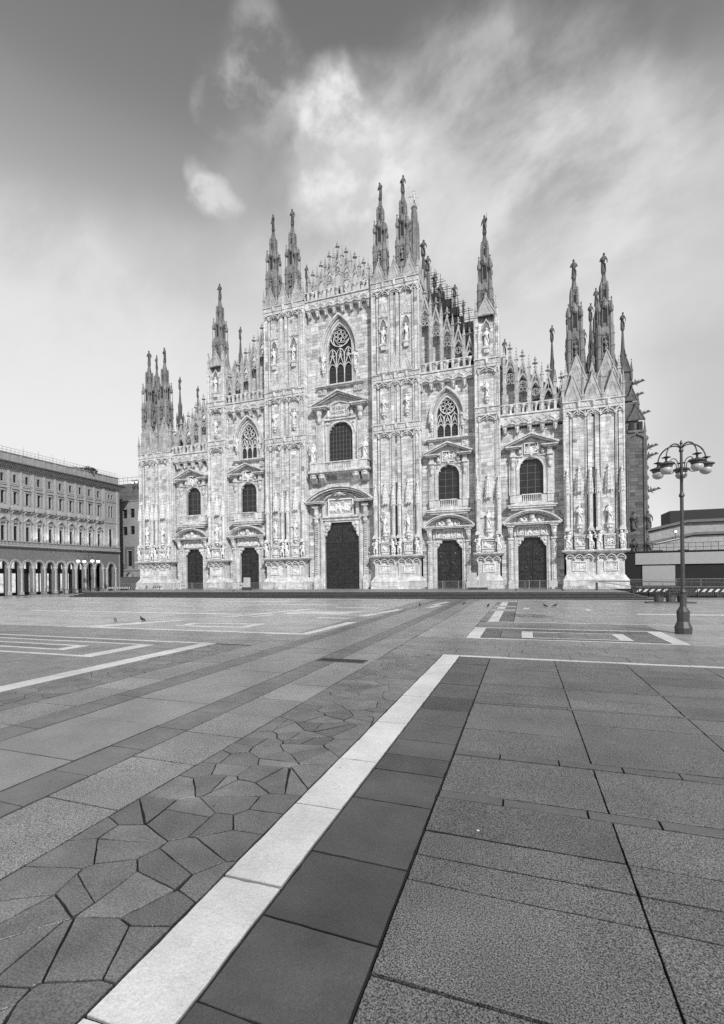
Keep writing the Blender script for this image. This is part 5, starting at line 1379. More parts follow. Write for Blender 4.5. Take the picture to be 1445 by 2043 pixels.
def fill(x0, x1, y0, y1, h=.95, lens=(1.3, 2.4), sheen=0):
    y = y0
    while y < y1 - .05:
        e = min(y1, y + h * R.uniform(.8, 1.25)); 
        if y1 - e < .3: e = y1
        q = R.random(); m, t = (p_slate, 1.7) if q < .4 else ((p_smooth, .45) if q < .8 else (p_granl, .35))
        rowx(y, e - .004, x0, x1, m, lens, t=t + sheen * (1 + t) + R.gauss(0, .08)); y = e
fill(19.95, 21.9, -42.44, -13.0); fill(29.52, 42, -42.44, -35.85)
rowx(-38.53, -37.2, 21.92, 29.5, p_slate, (1.4, 2.2), t=.4); rowx(-37.19, -35.85, 21.92, 29.5, p_smooth, (1.4, 2.2), t=-.1)
wstrip(22.25, 42, -35.83, -35.66)
for y0, y1 in ((-35.6, -28.4), (-26.1, -24.4), (-22.7, -17.9)):
    wstrip(22.3, 22.86, y0, y1); column(22.88, 23.6, y0, y1, p_dark, (.8, 1.3), t=.3)
for y in range(-35, -13): pass
fill(23.62, 42, -35.64, -13.0); fill(21.92, 23.6, -28.38, -26.12); fill(21.92, 23.6, -24.38, -22.72); fill(21.92, 23.6, -17.88, -13.0)
for y0, y1 in ((-35.6, -28.4), (-26.1, -24.4), (-22.7, -17.9)): column(21.92, 22.29, y0, y1, p_slate, (1, 2), t=.4)
# left panels further on
fill(-40, 2, -42.98, -13.0, sheen=.38); fill(2.01, 14.61, -42.98, -13.0, sheen=.18)  # left slabs lightened: reflection of the bright horizon put into their tone
def over(pts, t=0):     # inlaid marble seen far off
    b = MB(); b.zprism(pts if area(pts) > 0 else pts[::-1], -.02, .011); o = b.make('marble_strip', p_white, plaza)
for q in ([(1.2, -42.95), (14.9, -42.95), (14.9, -42.72), (1.2, -42.72)], [(14.9, -42.95), (15.3, -42.9), (15.6, -37.5), (15.1, -37.6)][:4],
          [(6.9, -41.3), (11.0, -41.15), (11.0, -40.98), (6.9, -41.12)], [(10.6, -40.97), (11.05, -40.97), (11.05, -39.4), (10.6, -39.4)], [(6.8, -40.6), (7.3, -40.6), (7.3, -39.8), (6.8, -39.8)], [(7.31, -39.95), (10.59, -39.6), (10.59, -39.45), (7.31, -39.8)],
          [(8.6, -32.9), (13.0, -32.7), (13.4, -30.4), (8.7, -31.2)], [(6.1, -36.2), (6.6, -36.1), (8.9, -28.6), (8.4, -28.7)], [(1.8, -42.7), (3.1, -42.7), (5.2, -38.5), (4.8, -38.5)],
          [(7.8, -35.6), (8.1, -35.6), (8.5, -34.0), (8.2, -34.0)], [(12.3, -35.6), (14.1, -35.6), (14.3, -35.2), (12.4, -35.2)], [(-14, -34.2), (6, -34.2), (6, -33.9), (-14, -33.9)],
          [(14.4, -33.9), (14.9, -33.9), (15.8, -28.1), (15.3, -28.1)], [(17.0, -25.6), (17.5, -25.6), (17.9, -23.4), (17.4, -23.4)], [(16.9, -22.5), (17.3, -22.5), (17.7, -18.2), (17.3, -18.2)], [(10, -27), (13.5, -27), (13.5, -26.6), (10, -26.6)],
          [(28.1, -26.7), (28.4, -26.7), (28.4, -25.5), (28.1, -25.5)], [(24.1, -26.0), (24.5, -26.0), (24.5, -24.9), (24.1, -24.9)], [(30.5, -29.6), (36, -29.4), (36, -28.9), (30.5, -29.1)], [(2, -24), (9, -24), (9, -23.6), (2, -23.6)], [(-6, -20), (3, -20), (3, -19.6), (-6, -19.6)]): over(q)
SL = []
for s in SLABS:
    cx_ = sum(q[0] for q in s[0]) / len(s[0]); cy_ = sum(q[1] for q in s[0]) / len(s[0])
    d = math.hypot(cx_ - CAM[0], cy_ - CAM[1]); fwd = (cx_ - CAM[0]) * fw.x + (cy_ - CAM[1]) * fw.y; lat = (cx_ - CAM[0]) * rt.x + (cy_ - CAM[1]) * rt.y
    vis = fwd > 1.5 and abs(lat) < fwd * .9 + 1.2
    SL.append(((abs(area(s[0])) / d ** 3 if vis else 0), d, s))
SL.sort(key=lambda q: -q[0])
for k, (w, d, (p, m, t, name, rough, lift)) in enumerate(SL[:300]):
    b = MB(); build_slab(b, p, t, rough, lift, d < 16); b.make('paving_slab', m, plaza)
rest = {}
for w, d, (p, m, t, name, rough, lift) in SL[300:]: build_slab(rest.setdefault(m.name, (MB(), m))[0], p, t, rough, lift, d < 9)
for b, m in rest.values(): b.make('paving_slabs', m, plaza, kind='stuff')
b = MB(); b.box(-120, -40.02, -70, 60, -.04, 0); b.box(42.02, 120, -70, 60, -.04, 0); b.box(-40, 42, -12.98, 0, -.04, -.002); b.box(-40, -8.02, -62, -46.2, -.04, 0); b.box(35.72, 42, -62, -46.4, -.04, 0); b.box(-8, 13, -62, -57.02, -.04, 0)
b.make('outer_paving', p_far, plaza)
# drain cover in the avenue
gr = thing('drain_grate', 'dark cast iron drain grate set flush in the pale avenue paving', 'drain', (0, 0, 0))
b = MB(); b.box(18.25, 19.75, -48.52, -48.02, -.04, .010); b.make('frame', stepm, gr)
b = MB()
for i in range(28): b.box(18.32 + i * .05, 18.345 + i * .05, -48.48, -48.06, .010, .016)
b.make('bars', rubber, gr, kind='stuff')

# parvis and its steps -------------------------------------------------
st = bpy.data.objects.new('parvis_steps', None); col.objects.link(st); st['kind'] = 'structure'
for i in range(5):
    z1 = .136 * (i + 1); a = .45 * i; f = .36 * i
    b = MB(); b.box(-36.4 + a, 35.3 - a, -12.95 + f, 30, z1 - .045, z1) if i < 4 else b.box(-36.4 + a, 35.3 - a, -12.95 + f, 62, z1 - .045, z1)
    b.make('step_tread', stepm if i < 4 else platm, st)
    b = MB(); b.box(-36.35 + a, 35.25 - a, -12.90 + f, 30, z1 - .17, z1 - .046); b.make('step_riser', stepr, st)

# ------------------------------------------------------------------ PALAZZO (left)
pal = thing('arcaded_palace', 'long stone palace at far left with round-arched arcade, uplit windows and deep bracketed cornice', 'palace', (-50, 0, .15), PI / 2)
bays = [4.01 - 1.865 * i for i in range(11)]
XA, XB = bays[-1] - .93, 8.45
holes = [(x, .62, .0, 4.54, 5.25, 'round') for x in bays] + [(6.7, .62, 0, 4.54, 5.3, 'round')]
holes += [(x, .27, 8.42, 10.4, 10.7, 'round') for x in bays] + [(x, .25, 14.1, 15.9, 15.9, 'rect') for x in bays] + [(x, .22, 17.4, 18.6, 18.6, 'rect') for x in bays]
holes += [(6.35, .22, 14.0, 15.9, 16.2, 'round'), (6.95, .22, 14.0, 15.9, 16.2, 'round'), (6.3, .22, 17.6, 18.1, 18.35, 'round'), (6.95, .22, 17.6, 18.1, 18.35, 'round'), (6.6, .35, 8.4, 11.2, 11.9, 'round')]
def wall(b, x0, x1, z0, z1, y0, y1, holes, dz=.16):
    zs = sorted({z0, z1} | {round(h[i], 4) for h in holes for i in (2, 3, 4) if z0 < h[i] < z1}); out = []
    for a, c in zip(zs[:-1], zs[1:]):
        arcy = any(h[3] - .001 <= a and c <= h[4] + .001 and h[5] != 'rect' for h in holes); n = max(1, int((c - a) / dz)) if arcy else 1
        for i in range(n): out.append((a + (c - a) * i / n, a + (c - a) * (i + 1) / n))
    for a, c in out:
        for p, q in runs(x0, x1, a, c, holes): b.box(p, q, y0, y1, a, c)
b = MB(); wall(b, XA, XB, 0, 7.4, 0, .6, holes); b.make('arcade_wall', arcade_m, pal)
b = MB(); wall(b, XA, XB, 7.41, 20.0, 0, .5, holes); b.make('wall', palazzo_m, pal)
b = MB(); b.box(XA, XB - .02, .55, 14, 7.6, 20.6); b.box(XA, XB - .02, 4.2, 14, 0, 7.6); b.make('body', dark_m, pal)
b = MB(); b.box(XB, XB + .3, 0.01, 14, 0, 20.0); b.make('end_wall', palazzo_m, pal)
# arcade: arches, columns, back wall with lit shops
b = MB()
for x in bays + [6.7]:
    b.stroke(arch_pts((x, .62, 0, 4.54, 5.25, 'round'), 8, .08, foot=4.4), .15, -.06, .05); b.stroke(arch_pts((x, .62, 0, 4.54, 5.25, 'round'), 8, .24, foot=4.4), .10, -.14, .02)
b.make('arch_mouldings', palazzo_t, pal)
for x in [q + .9325 for q in bays] + [5.75, 7.75, bays[-1] - .93]:
    c = MB(); c.box(x - .27, x + .27, -.12, .5, 0, .5); c.lathe(x, .1, [(.25, .5), (.21, .7), (.19, 3.6), (.24, 3.7), (.20, 3.8), (.33, 4.25), (.33, 4.45)], 10)
    c.make('column', palazzo_t, pal)
for i, x in enumerate(bays):
    m = [shop, modern_d, shop, palazzo_m, shop, shop, modern_d, shop][i % 8] if i else dark_m
    c = MB(); c.box(x - .72, x + .72, 3.9, 4.1, .3, 3.4); c.make('shop_window', m, pal)
    c = MB(); c.box(x - .55, x + .55, 3.9, 4.1, 4.2, 5.6); c.make('lunette_window', shop if i != 4 else screen_m, pal)
# string courses, balustrades and cornice
b = MB()
b.box(XA, XB + .05, -.28, .02, 7.41, 7.55); b.box(XA, XB + .1, -.42, .02, 7.555, 7.72); b.box(XA, XB + .1, -.45, .02, 8.28, 8.36)
for i in range(int((XB - XA) / .2)): x = XA + .1 + i * .2; b.lathe(x, -.36, [(.03, 7.72), (.06, 7.9), (.03, 8.1), (.05, 8.28)], 5)
b.box(XA, XB + .05, -.16, .02, 13.0, 13.12); b.box(XA, XB + .05, -.10, .02, 16.9, 17.05); b.box(XA, XB + .05, -.07, .02, 17.15, 17.22); b.box(XA, XB + .04, -.12, .02, 19.3, 19.42)
for x in [q + .9325 for q in bays]: b.box(x - .17, x + .17, -.08, .02, 8.36, 19.3); b.box(x - .22, x + .22, -.14, .02, 12.5, 12.98); b.box(x - .22, x + .22, -.12, .02, 16.5, 16.89)
for x in (5.2, 8.2): b.box(x - .2, x + .2, -.12, .02, 8.36, 19.3)
b.make('string_courses', palazzo_t, pal)
b = MB(); b.box(XA, XB + 1.0, -1.0, .55, 20.25, 20.42); b.box(XA, XB + .85, -.85, .55, 20.05, 20.245)
cornice = b.make('cornice', modern_d, pal)
b = MB(); n = int((XB - XA) / .31)
for i in range(n + 3): x = XA + .1 + i * .31; b.frus((x - .06, x + .06, -.2, .02), 19.5, (x - .07, x + .07, -.8, .02), 20.04)
b.make('cornice_bracket', palazzo_t, pal, kind='stuff')
b = MB(); b.box(XA, XB, -.1, .5, 20.43, 21.75); b.box(XA, XB + .05, -.2, .6, 21.755, 21.9)
for x in [q + .9325 for q in bays]: b.box(x - .14, x + .14, -.16, -.1, 20.43, 21.75)
b.make('attic_parapet', palazzo_m, pal)
for i, x in enumerate(bays):
    w = MB(); w.box(x - .27, x + .27, .2, .25, 8.42, 10.7); w.make('window', glass, pal)
    t = MB(); t.stroke(arch_pts((x, .27, 8.42, 10.4, 10.7, 'round'), 6, .06, foot=8.4), .1, -.08, .2); t.box(x - .5, x - .36, -.2, .02, 8.4, 11.2); t.box(x + .36, x + .5, -.2, .02, 8.4, 11.2); t.box(x - .56, x + .56, -.24, .02, 11.2, 11.42)
    t.stroke([(x - .64, 11.5), (x, 12.1), (x + .64, 11.5)], .10, -.36, .02); t.box(x - .64, x + .64, -.34, .02, 11.42, 11.5)
    t.make('window_surround', palazzo_t, pal)
    w = MB(); w.box(x - .25, x + .25, .2, .25, 14.1, 15.9); w.make('window', glass, pal)
    t = MB(); t.box(x - .36, x - .26, -.1, .02, 14.05, 16.0); t.box(x + .26, x + .36, -.1, .02, 14.05, 16.0); t.box(x - .42, x + .42, -.2, .02, 16.02, 16.16); t.box(x - .5, x + .5, -.24, .02, 16.4, 16.5)
    t.box(x - .62, x + .62, -.55, .02, 13.12, 13.24); t.box(x - .62, x + .62, -.55, -.48, 13.25, 13.85); t.box(x - .62, x - .55, -.48, .02, 13.25, 13.85); t.box(x + .55, x + .62, -.48, .02, 13.25, 13.85)
    for s in (-.4, .4): t.frus((x + s - .07, x + s + .07, -.1, .02), 12.6, (x + s - .07, x + s + .07, -.5, .02), 13.0)
    t.make('balcony', palazzo_t, pal)
    w = MB(); w.box(x - .22, x + .22, .2, .25, 17.4, 18.6); w.make('window', glass, pal)
    t = MB(); t.stroke(circle(x + .9325, 18.0, .34, 14), .07, -.06, .02, True); t.ball((x + .9325, .02, 18.0), .16, 8, 5); t.make('roundel', palazzo_t, pal)
for x, z0, z1, w_ in ((6.35, 14, 16.2, .22), (6.95, 14, 16.2, .22), (6.3, 17.6, 18.35, .22), (6.95, 17.6, 18.35, .22), (6.6, 8.4, 11.9, .35)):
    w = MB(); w.box(x - w_, x + w_, .2, .25, z0, z1); w.make('window', glass, pal)
    t = MB(); t.stroke(arch_pts((x, w_, z0, z1 - w_, z1, 'round'), 6, .05, foot=z0), .09, -.08, .1); t.make('window_surround', palazzo_t, pal)
# rooftop railing and greenery
b = MB()
for i in range(44): x = XA + i * .62; b.tube((x, .3, 21.9), (x, .3, 22.7), .02, .02, 4)
for z in (22.3, 22.7): b.tube((XA, .3, z), (XB, .3, z), .02, .02, 4)
for x in (-9, -6.5, -4.2, -2): b.tube((x, .8, 21.9), (x, .8, 23.5), .02, .02, 4)
b.make('roof_railing', iron, pal)
def bush(name, label, loc, s, n=260, m=leaf, sq=.7, cat='shrub'):
    o = thing(name, label, cat, loc); b = MB(); r = random.Random(int(loc[0] * 7 + s * 11))
    for i in range(n):
        a = r.uniform(0, 2 * PI); q = s * math.sqrt(r.random()); z = s * sq * (r.random() ** .8) * (1.2 - .7 * q / s) + .1
        x, y = q * math.cos(a), q * math.sin(a); d = Vector((r.gauss(0, 1), r.gauss(0, 1), r.gauss(0, 1))).normalized() * s * .13; e = Vector((r.gauss(0, 1), r.gauss(0, 1), r.gauss(0, 1))).normalized() * s * .09
        k = len(b.v); c = Vector((x, y, z)); b.v += [tuple(c - d), tuple(c + e), tuple(c + d), tuple(c - e)]; b.f.append((k, k + 1, k + 2, k + 3)); b.t.append(r.uniform(-.5, .6))
    b.make('foliage', m, o, kind='stuff')
    b = MB()
    for i in range(5): b.tube((0, 0, 0), (r.uniform(-.4, .4) * s, r.uniform(-.4, .4) * s, s * sq * .8), .03 * s, .01 * s, 4)
    b.make('stems', iron, o)
    return o
bush('rooftop_shrub', 'dark shrub spilling over the palace roof parapet', (-50.8, 2.6, 21.9), 1.5, 300)
bush('rooftop_shrub', 'low ragged greenery along the palace roof left of the big shrub', (-50.8, -.2, 21.9), 1.0, 160, sq=.4)
# wall washers on the first floor: real uplights standing on the ledge
for i, x in enumerate([q + .9325 for q in bays[:8]] + [7.4, 5.6]):
    L_ = bpy.data.lights.new('uplight', 'SPOT'); L_.energy = 210; L_.spot_size = 1.9; L_.spot_blend = .8; L_.shadow_soft_size = .05
    lo = bpy.data.objects.new('uplight', L_); col.objects.link(lo); lo.location = (-50 + .40, x, .15 + 8.56)
    dv = Vector((-.20, 0, 1)); lo.rotation_euler = dv.to_track_quat('-Z', 'Y').to_euler()
    lo['label'] = 'uplight on the palace ledge'; 
    f = MB(); f.box(-.06, .06, -.05, .05, 0, .12); f.make('uplight_fitting', iron, pal, (x, -.40, 8.36))

# modern block behind --------------------------------------------------
mod = thing('office_block', 'plain stone office block with square windows and dark glazed top between palace and cathedral', 'building', (0, 12, .1))
mh = [(-52.1, .95, 17.0, 18.7, 18.7, 'rect'), (-49.9, .8, 17.0, 18.7, 18.7, 'rect'), (-52.1, .95, 13.0, 14.7, 14.7, 'rect'), (-49.9, .8, 13.0, 14.7, 14.7, 'rect'), (-50.9, 1.35, .0, 4.6, 5.9, 'round'), (-50.9, .85, 7.6, 10.9, 10.9, 'rect')]
mh = [(-52.1, .62, 14.95, 16.7, 16.7, 'rect'), (-50.35, .62, 15.1, 16.85, 16.85, 'rect'), (-52.1, .62, 11.5, 13.2, 13.2, 'rect'), (-50.35, .62, 11.6, 13.3, 13.3, 'rect'), (-51.0, .8, 2.9, 6.0, 6.4, 'rect'), (-50.9, 1.45, 0, .0, 4.2, 'round')]
mh[4] = (-50.9, .65, 3.9, 7.2, 7.2, 'rect')
mh = [(-52.0, .55, 14.6, 16.4, 16.4, 'rect'), (-50.1, .55, 14.7, 16.5, 16.5, 'rect'), (-52.0, .55, 11.2, 12.9, 12.9, 'rect'), (-50.1, .55, 11.3, 13.0, 13.0, 'rect'), (-50.9, .55, 4.9, 8.0, 8.0, 'rect'), (-50.9, 1.25, 0, 2.4, 3.65, 'round')]
b = MB(); wall(b, -60, -40, 0, 18.0, 0, .6, mh); b.make('wall', modern_m, mod)
b = MB(); b.box(-60, -40, -.15, .0, 4.0, 4.25); b.box(-60, -40, -.12, .0, 18.0, 18.2); b.box(-60, -40, .62, 12, 4.2, 18.0); b.make('floor_bands', modern_m, mod)
b = MB(); b.box(-60, -40, .1, 12, 18.2, 21.6)
for z in (19.0, 19.9, 20.8): b.box(-60, -40, .06, .1, z, z + .05)
for x in range(-60, -40, 2): b.box(x, x + .05, .055, .1, 18.2, 21.6)
b.make('penthouse', modern_d, mod)
for h in mh[:5]: b = MB(); b.box(h[0] - h[1], h[0] + h[1], .25, .3, h[2], h[4]); b.box(h[0] - h[1], h[0] + h[1], .2, .25, (h[2] + h[4]) / 2 - .03, (h[2] + h[4]) / 2 + .03); b.make('window', glass, mod)
b = MB(); b.stroke([(-51.85, 4.5), (-51.85, 8.6), (-49.95, 8.6), (-49.95, 4.5)], .5, -.1, .02); b.make('window_surround', modern_d, mod)
b = MB(); b.box(-52.3, -49.4, 3.5, 3.6, 0, 2.2); b.make('shop_window', shop, mod)
b = MB(); b.box(-52.6, -49.2, 3.4, 3.6, 2.2, 4.2); b.make('shop_fascia', dark_m, mod)
b = MB(); b.tube((-58, 0, 21.6), (-58, 0, 22.6), .05)
for i in range(18): b.tube((-60 + i * 1.1, 0, 21.6), (-60 + i * 1.1, 0, 22.8), .03, .03, 4)
for z in (22.2, 22.8): b.tube((-60, 0, z), (-40, 0, z), .03, .03, 4)
b.make('roof_railing', iron, mod)
fl_ = thing('roof_floodlights', 'pair of lit floodlights on the office block roof beside the left tower', 'floodlight', (-48.3, 11.2, 20.6))
b = MB(); b.box(-1.0, 1.0, -.05, .05, 1.3, 1.4); b.tube((-.9, 0, 0), (-.9, 0, 1.35), .04); b.tube((.8, 0, 0), (.8, 0, 1.35), .04); b.make('bracket', iron, fl_)
for x in (-.6, .4): b = MB(); b.box(x - .25, x + .25, -.2, .1, .75, 1.15); b.make('lamp_housing', iron, fl_); b = MB(); b.lathe(x, -.24, [(.02, .78), (.2, .82), (.2, 1.06), (.02, 1.1)], 10, sy=.3); b.make('lamp_lens', lampglow, fl_)

# ------------------------------------------------------------------ street lamps
def lamp(loc, label, nglobe, lit, H=8.0, rz=0, gr=.24, arm=1.05):
    o = thing('street_lamp', label, 'street lamp', loc, rz)
    b = MB(); b.lathe(0, 0, [(.30, 0), (.32, .25), (.22, .5), (.24, .9), (.12, 1.1), (.10, 1.6), (.13, 1.7), (.08, 1.8), (.065, H * .75), (.11, H * .76), (.06, H * .78), (.05, H), (.09, H + .05), (.03, H + .3), (.06, H + .36), (.01, H + .5)], 10)
    b.make('pole', iron, o)
    for i in range(nglobe):
        a = 2 * PI * i / nglobe + .35; c, s = math.cos(a), math.sin(a); z0 = H - .9; b = MB(); pts = []
        for k in range(11):
            q = k / 10; rr = arm * (1 - math.cos(q * PI * .62)) * .72; 
            ang = PI - q * PI; x = arm * .5 + arm * .5 * math.cos(ang); z = z0 + .95 + .42 * math.sin(ang) - .35 * q
            pts.append((c * x, s * x, z))
        b.path([(0, 0, z0 - .4)] + pts, .028, 6)
        b.path([(c * arm * (.5 + .3 * math.cos(t)), s * arm * (.5 + .3 * math.cos(t)), z0 + .35 + .26 * math.sin(t)) for t in [k * .55 for k in range(10)]], .018, 5)
        gx, gy, gz = pts[-1]
        b.lathe(gx, gy, [(.02, gz + .08), (.17, gz + .02), (.04, gz - .02), (.04, gz - .12), (.10, gz - .16), (.29, gz - .22), (.30, gz - .26), (.22, gz - .30), (.22, gz - .36)], 12)
        b.make('arm', iron, o)
        g = MB(); g.ball((gx, gy, gz - .36 - gr * .55), gr, 14, 9, .82); go = g.make('globe', lampglow if lit else globe, o)
        for p in go.data.polygons: p.use_smooth = True
    return o
lamp((30.2, -39.0, 0), 'unlit iron street lamp with drooping cluster of opal globes at right edge', 5, False, H=7.35, rz=-.3, gr=.215, arm=.85)
lamp((-46.5, -1.2, .1), 'lit street lamp with row of glowing globes before the palace arcade', 4, True, H=6.3, rz=.9, gr=.28, arm=1.6)

# ------------------------------------------------------------------ right side: stage, ramp, barriers, far roofs
stg = thing('event_stage', 'black boxed stage with two blank grey screens right of the cathedral', 'stage', (0, 3, 0))
b = MB(); b.box(35.3, 37.05, .0, 3, .0, 4.9); b.box(37.07, 47, .15, 3, .0, 4.9); b.box(35.2, 47.2, -.1, 3.1, 4.9, 5.05); b.make('black_drapes', black_m, stg)
b = MB(); b.box(37.0, 47, -.05, .1, 3.45, 4.82); b.make('upper_screen', screen_m, stg)
b = MB(); b.box(37.75, 41.15, .02, .13, .9, 3.3); b.make('lower_screen', screen_m, stg)
b = MB()
for i in range(16): b.tube((35.3 + i * .75, 1, 5.05), (35.3 + i * .75, 1, 6.0), .025, .025, 4)
b.tube((35.3, 1, 6.0), (47, 1, 6.0), .025, .025, 4); b.tube((35.3, 1, 5.5), (47, 1, 5.5), .025, .025, 4); b.make('top_railing', iron, stg)
far = thing('far_hall', 'low building with pale gable wall and dark sloping roofs far right behind the stage', 'building', (0, 60, 0))
b = MB(); b.prism([(50.6, 0), (76, 0), (76, 10.5), (60, 10.5), (50.6, 8.6)], 0, 20); b.prism([(50.8, 9.4), (60, 11.3), (76, 11.3), (76, 13.8), (60, 13.8), (50.8, 11.6)], 5, 20); b.make('wall', palazzo_m, far)
b = MB(); b.prism([(50, 8.6), (60, 10.7), (76, 10.7), (76, 11.25), (60, 11.25), (50, 9.2)], -.6, 4.9); b.prism([(50, 11.7), (60, 13.9), (76, 13.9), (76, 14.5), (60, 14.5), (50, 12.3)], 4.2, 22); b.make('roof', modern_d, far)
b = MB(); b.box(58.6, 76, 12, 20, 14.5, 17.6); b.make('roof_plant_room', dark_m, far)
b = MB(); b.box(52, 54, -.1, 0, 4, 7.5); b.box(57, 59, -.1, 0, 4, 7.5); b.make('window', glass, far)
fd = thing('roof_spotlight', 'lit floodlight shining on the roof edge at the far right', 'floodlight', (56.2, 58.8, 11.3))
b = MB(); b.tube((0, 0, -1.5), (0, 0, 0), .05); b.box(-.3, .3, -.1, .25, -.05, .4); b.make('housing', iron, fd); b = MB(); b.lathe(0, -.15, [(.02, -.02), (.24, .03), (.24, .32), (.02, .37)], 10, sy=.3); b.make('lamp_lens', lampglow, fd)
for i, (x, y, w, h) in enumerate(((-95, 60, 30, 16), (95, 75, 40, 13))):
    o = thing('distant_block', 'distant grey block beyond the left end of the palace' if i == 0 else 'distant grey block beyond the far right hall', 'building', (x, y, 0))
    b = MB(); wall(b, -w / 2, w / 2, 0, h, 0, 12, [(-w / 2 + 2 + 3 * k, .6, 3 + 4 * j, 5 + 4 * j, 5 + 4 * j, 'rect') for k in range(int(w / 3) - 1) for j in range(2)]); b.make('wall', modern_m, o)
    b = MB(); b.box(-w / 2 - .4, w / 2 + .4, -.4, 12.4, h, h + .5); b.make('cornice', modern_d, o)

def barrier_proto():
    o = thing('crowd_barrier', 'grey steel crowd barrier', 'barrier', (0, 0, Z0))
    b = MB(); w = 1.12
    for z in (.18, 1.05): b.tube((-w, 0, z), (w, 0, z), .020, .020, 6)
    for s in (-1, 1): b.tube((s * w, 0, .18), (s * w, 0, 1.05), .020, .020, 6); 
    b.make('frame', steel, o)
    b = MB()
    for i in range(1, 19): b.tube((-w + i * 2 * w / 19, 0, .18), (-w + i * 2 * w / 19, 0, 1.05), .008, .008, 4)
    b.make('bars', steel, o, kind='stuff')
    for s in (-1, 1): b = MB(); b.tube((s * .8, 0, .2), (s * .8, -.28, 0), .018); b.tube((s * .8, 0, .2), (s * .8, .28, 0), .018); b.make('foot', steel, o)
    return o
bp = barrier_proto(); k = 0
GB = 'crowd barriers lined up along the cathedral front'
spots = [-33.5 + 2.35 * i for i in range(16)] + [11.4 + 2.35 * i for i in range(10)]
for i, x in enumerate(spots):
    if -9 < x < 8: continue
    o = bp if k == 0 else copy_tree(bp); k += 1
    o.location = (x, -3.6 + R.uniform(-.08, .08), Z0); o.rotation_euler = (0, 0, R.uniform(-.03, .03)); o['group'] = GB
    o['label'] = 'grey steel crowd barrier in the row before the cathedral doors'
for i in range(5):
    o = copy_tree(bp); o.location = (36.6 + 2.35 * i, -1.0, Z0); o['group'] = 'crowd barriers before the stage'; o['label'] = 'grey steel crowd barrier standing before the grey stage screens'
# signs on barriers, information boards
def board(x, y, w, h, z, label, base=True, lines=12, seed=0, arrow=False):
    o = thing('notice_board', label, 'notice board', (x, y, Z0)); r = random.Random(seed)
    b = MB(); b.box(-w / 2, w / 2, -.04, .04, z, z + h); b.make('panel', board_m, o)
    b = MB()
    if arrow: b.box(-w * .3, w * .25, -.046, -.04, z + h * .42, z + h * .58); b.prism([(-w * .3, z + h * .2), (-w * .3, z + h * .8), (-w * .45, z + h * .5)], -.046, -.04)
    else:
        for i in range(lines):
            zz_ = z + h * (.92 - .84 * i / lines); l = w * r.uniform(.3, .72); b.box(-w * .38, -w * .38 + l, -.046, -.04, zz_ - .012 * h, zz_)
            if i % 3 == 0: b.box(w * .33, w * .40, -.046, -.04, zz_ - .03 * h, zz_)
    b.make('print', sign_ink, o)
    if base: b = MB(); b.box(-w / 2 - .08, w / 2 + .08, -.3, .3, 0, z); b.make('base', iron, o)
    return o
board(18.45, -4.6, .92, 1.75, .28, 'white printed notice board left of the pair before the right pier', seed=1)
board(19.62, -4.6, .92, 1.75, .28, 'white printed notice board right of the pair before the right pier', seed=2)
board(-12.3, -5.2, 1.05, 1.35, .42, 'single white printed notice board on dark base before the left inner door', seed=3, lines=8)
for x, w, lb, ar in ((-24.3, 1.05, 'long white sign with arrow on the barrier at the leftmost door', True), (-25.6, .4, 'small white notice left of the arrow sign at the leftmost door', False), (-30.7, .8, 'white notice on the barrier under the outer left tower', False), (-17.3, .4, 'small white notice on the barrier left of the inner left door', False), (-14.1, .8, 'white sign with arrow on the barrier at the inner left door', True),
                 (12.4, .8, 'white notice on the barrier left of the inner right door', False), (27.4, .85, 'white notice on the barrier right of the rightmost door', False)):
    board(x, -3.72, w, .7 if w > .5 else .75, .3, lb, base=False, lines=4, seed=int(x), arrow=ar)
# small bollards in the right doorways
for i, (x, wh) in enumerate(((14.3, 'left'), (16.3, 'right'), (24.8, 'left'), (26.0, 'right'))):
    o = thing('bollard', 'slim grey post at the %s side of the %s door' % (wh, 'inner right' if i < 2 else 'rightmost'), 'bollard', (x, -1.0, Z0))
    b = MB(); b.lathe(0, 0, [(.09, 0), (.09, .05), (.05, .07), (.05, .95), (.07, .97), (.07, 1.02), (.02, 1.06)], 10); b.make('post', steel, o)
# ramp with handrail, chevron trestles
rp = thing('access_ramp', 'dark handrail and sloping ramp beside the right end of the church steps', 'ramp', (0, 0, 0))
b = MB(); b.frus((33.9, 44, -7.4, -5.4), 0, (33.9, 44, -7.4, -5.4), .6); b.make('ramp_body', stepr, rp)
b = MB(); b.box(31.3, 31.5, -7.1, -6.9, Z0, Z0 + .85); b.path([(31.2, -7, Z0 + .98), (44, -7, Z0 + .72)], .045, 6); b.path([(31.6, -7, Z0 + .9), (35.2, -7, Z0 + .28), (44, -7, Z0 + .22)], .035, 6)
for i in range(8): b.tube((35 + i * 1.2, -7, .5), (35 + i * 1.2, -7, 1.45), .03, .03, 5)
b.make('handrail', iron, rp)
def trestle(x, y, z, w, label, rz=0, n=5):
    o = thing('striped_trestle', label, 'road barrier', (x, y, z), rz)
    b = MB(); b.box(-w / 2, w / 2, -.02, .02, .55, .85)
    for s in (-1, 1): b.tube((s * w * .42, -.25, 0), (s * w * .42, 0, .85), .03); b.tube((s * w * .42, .25, 0), (s * w * .42, 0, .85), .03)
    b.make('board', rubber, o); b = MB()
    for i in range(n):
        x0 = -w / 2 + w * i / n; q = w / n; b.prism([(x0 + .02, .56), (x0 + q * .5, .56), (x0 + q * .95, .84), (x0 + q * .45, .84)], -.026, -.02)
    b.make('stripes', chev, o)
trestle(36.2, -8.1, .0, 2.8, 'striped black and white trestle barrier beside the ramp'); trestle(41.0, -8.4, .0, 2.6, 'striped trestle barrier at the far right end of the ramp')
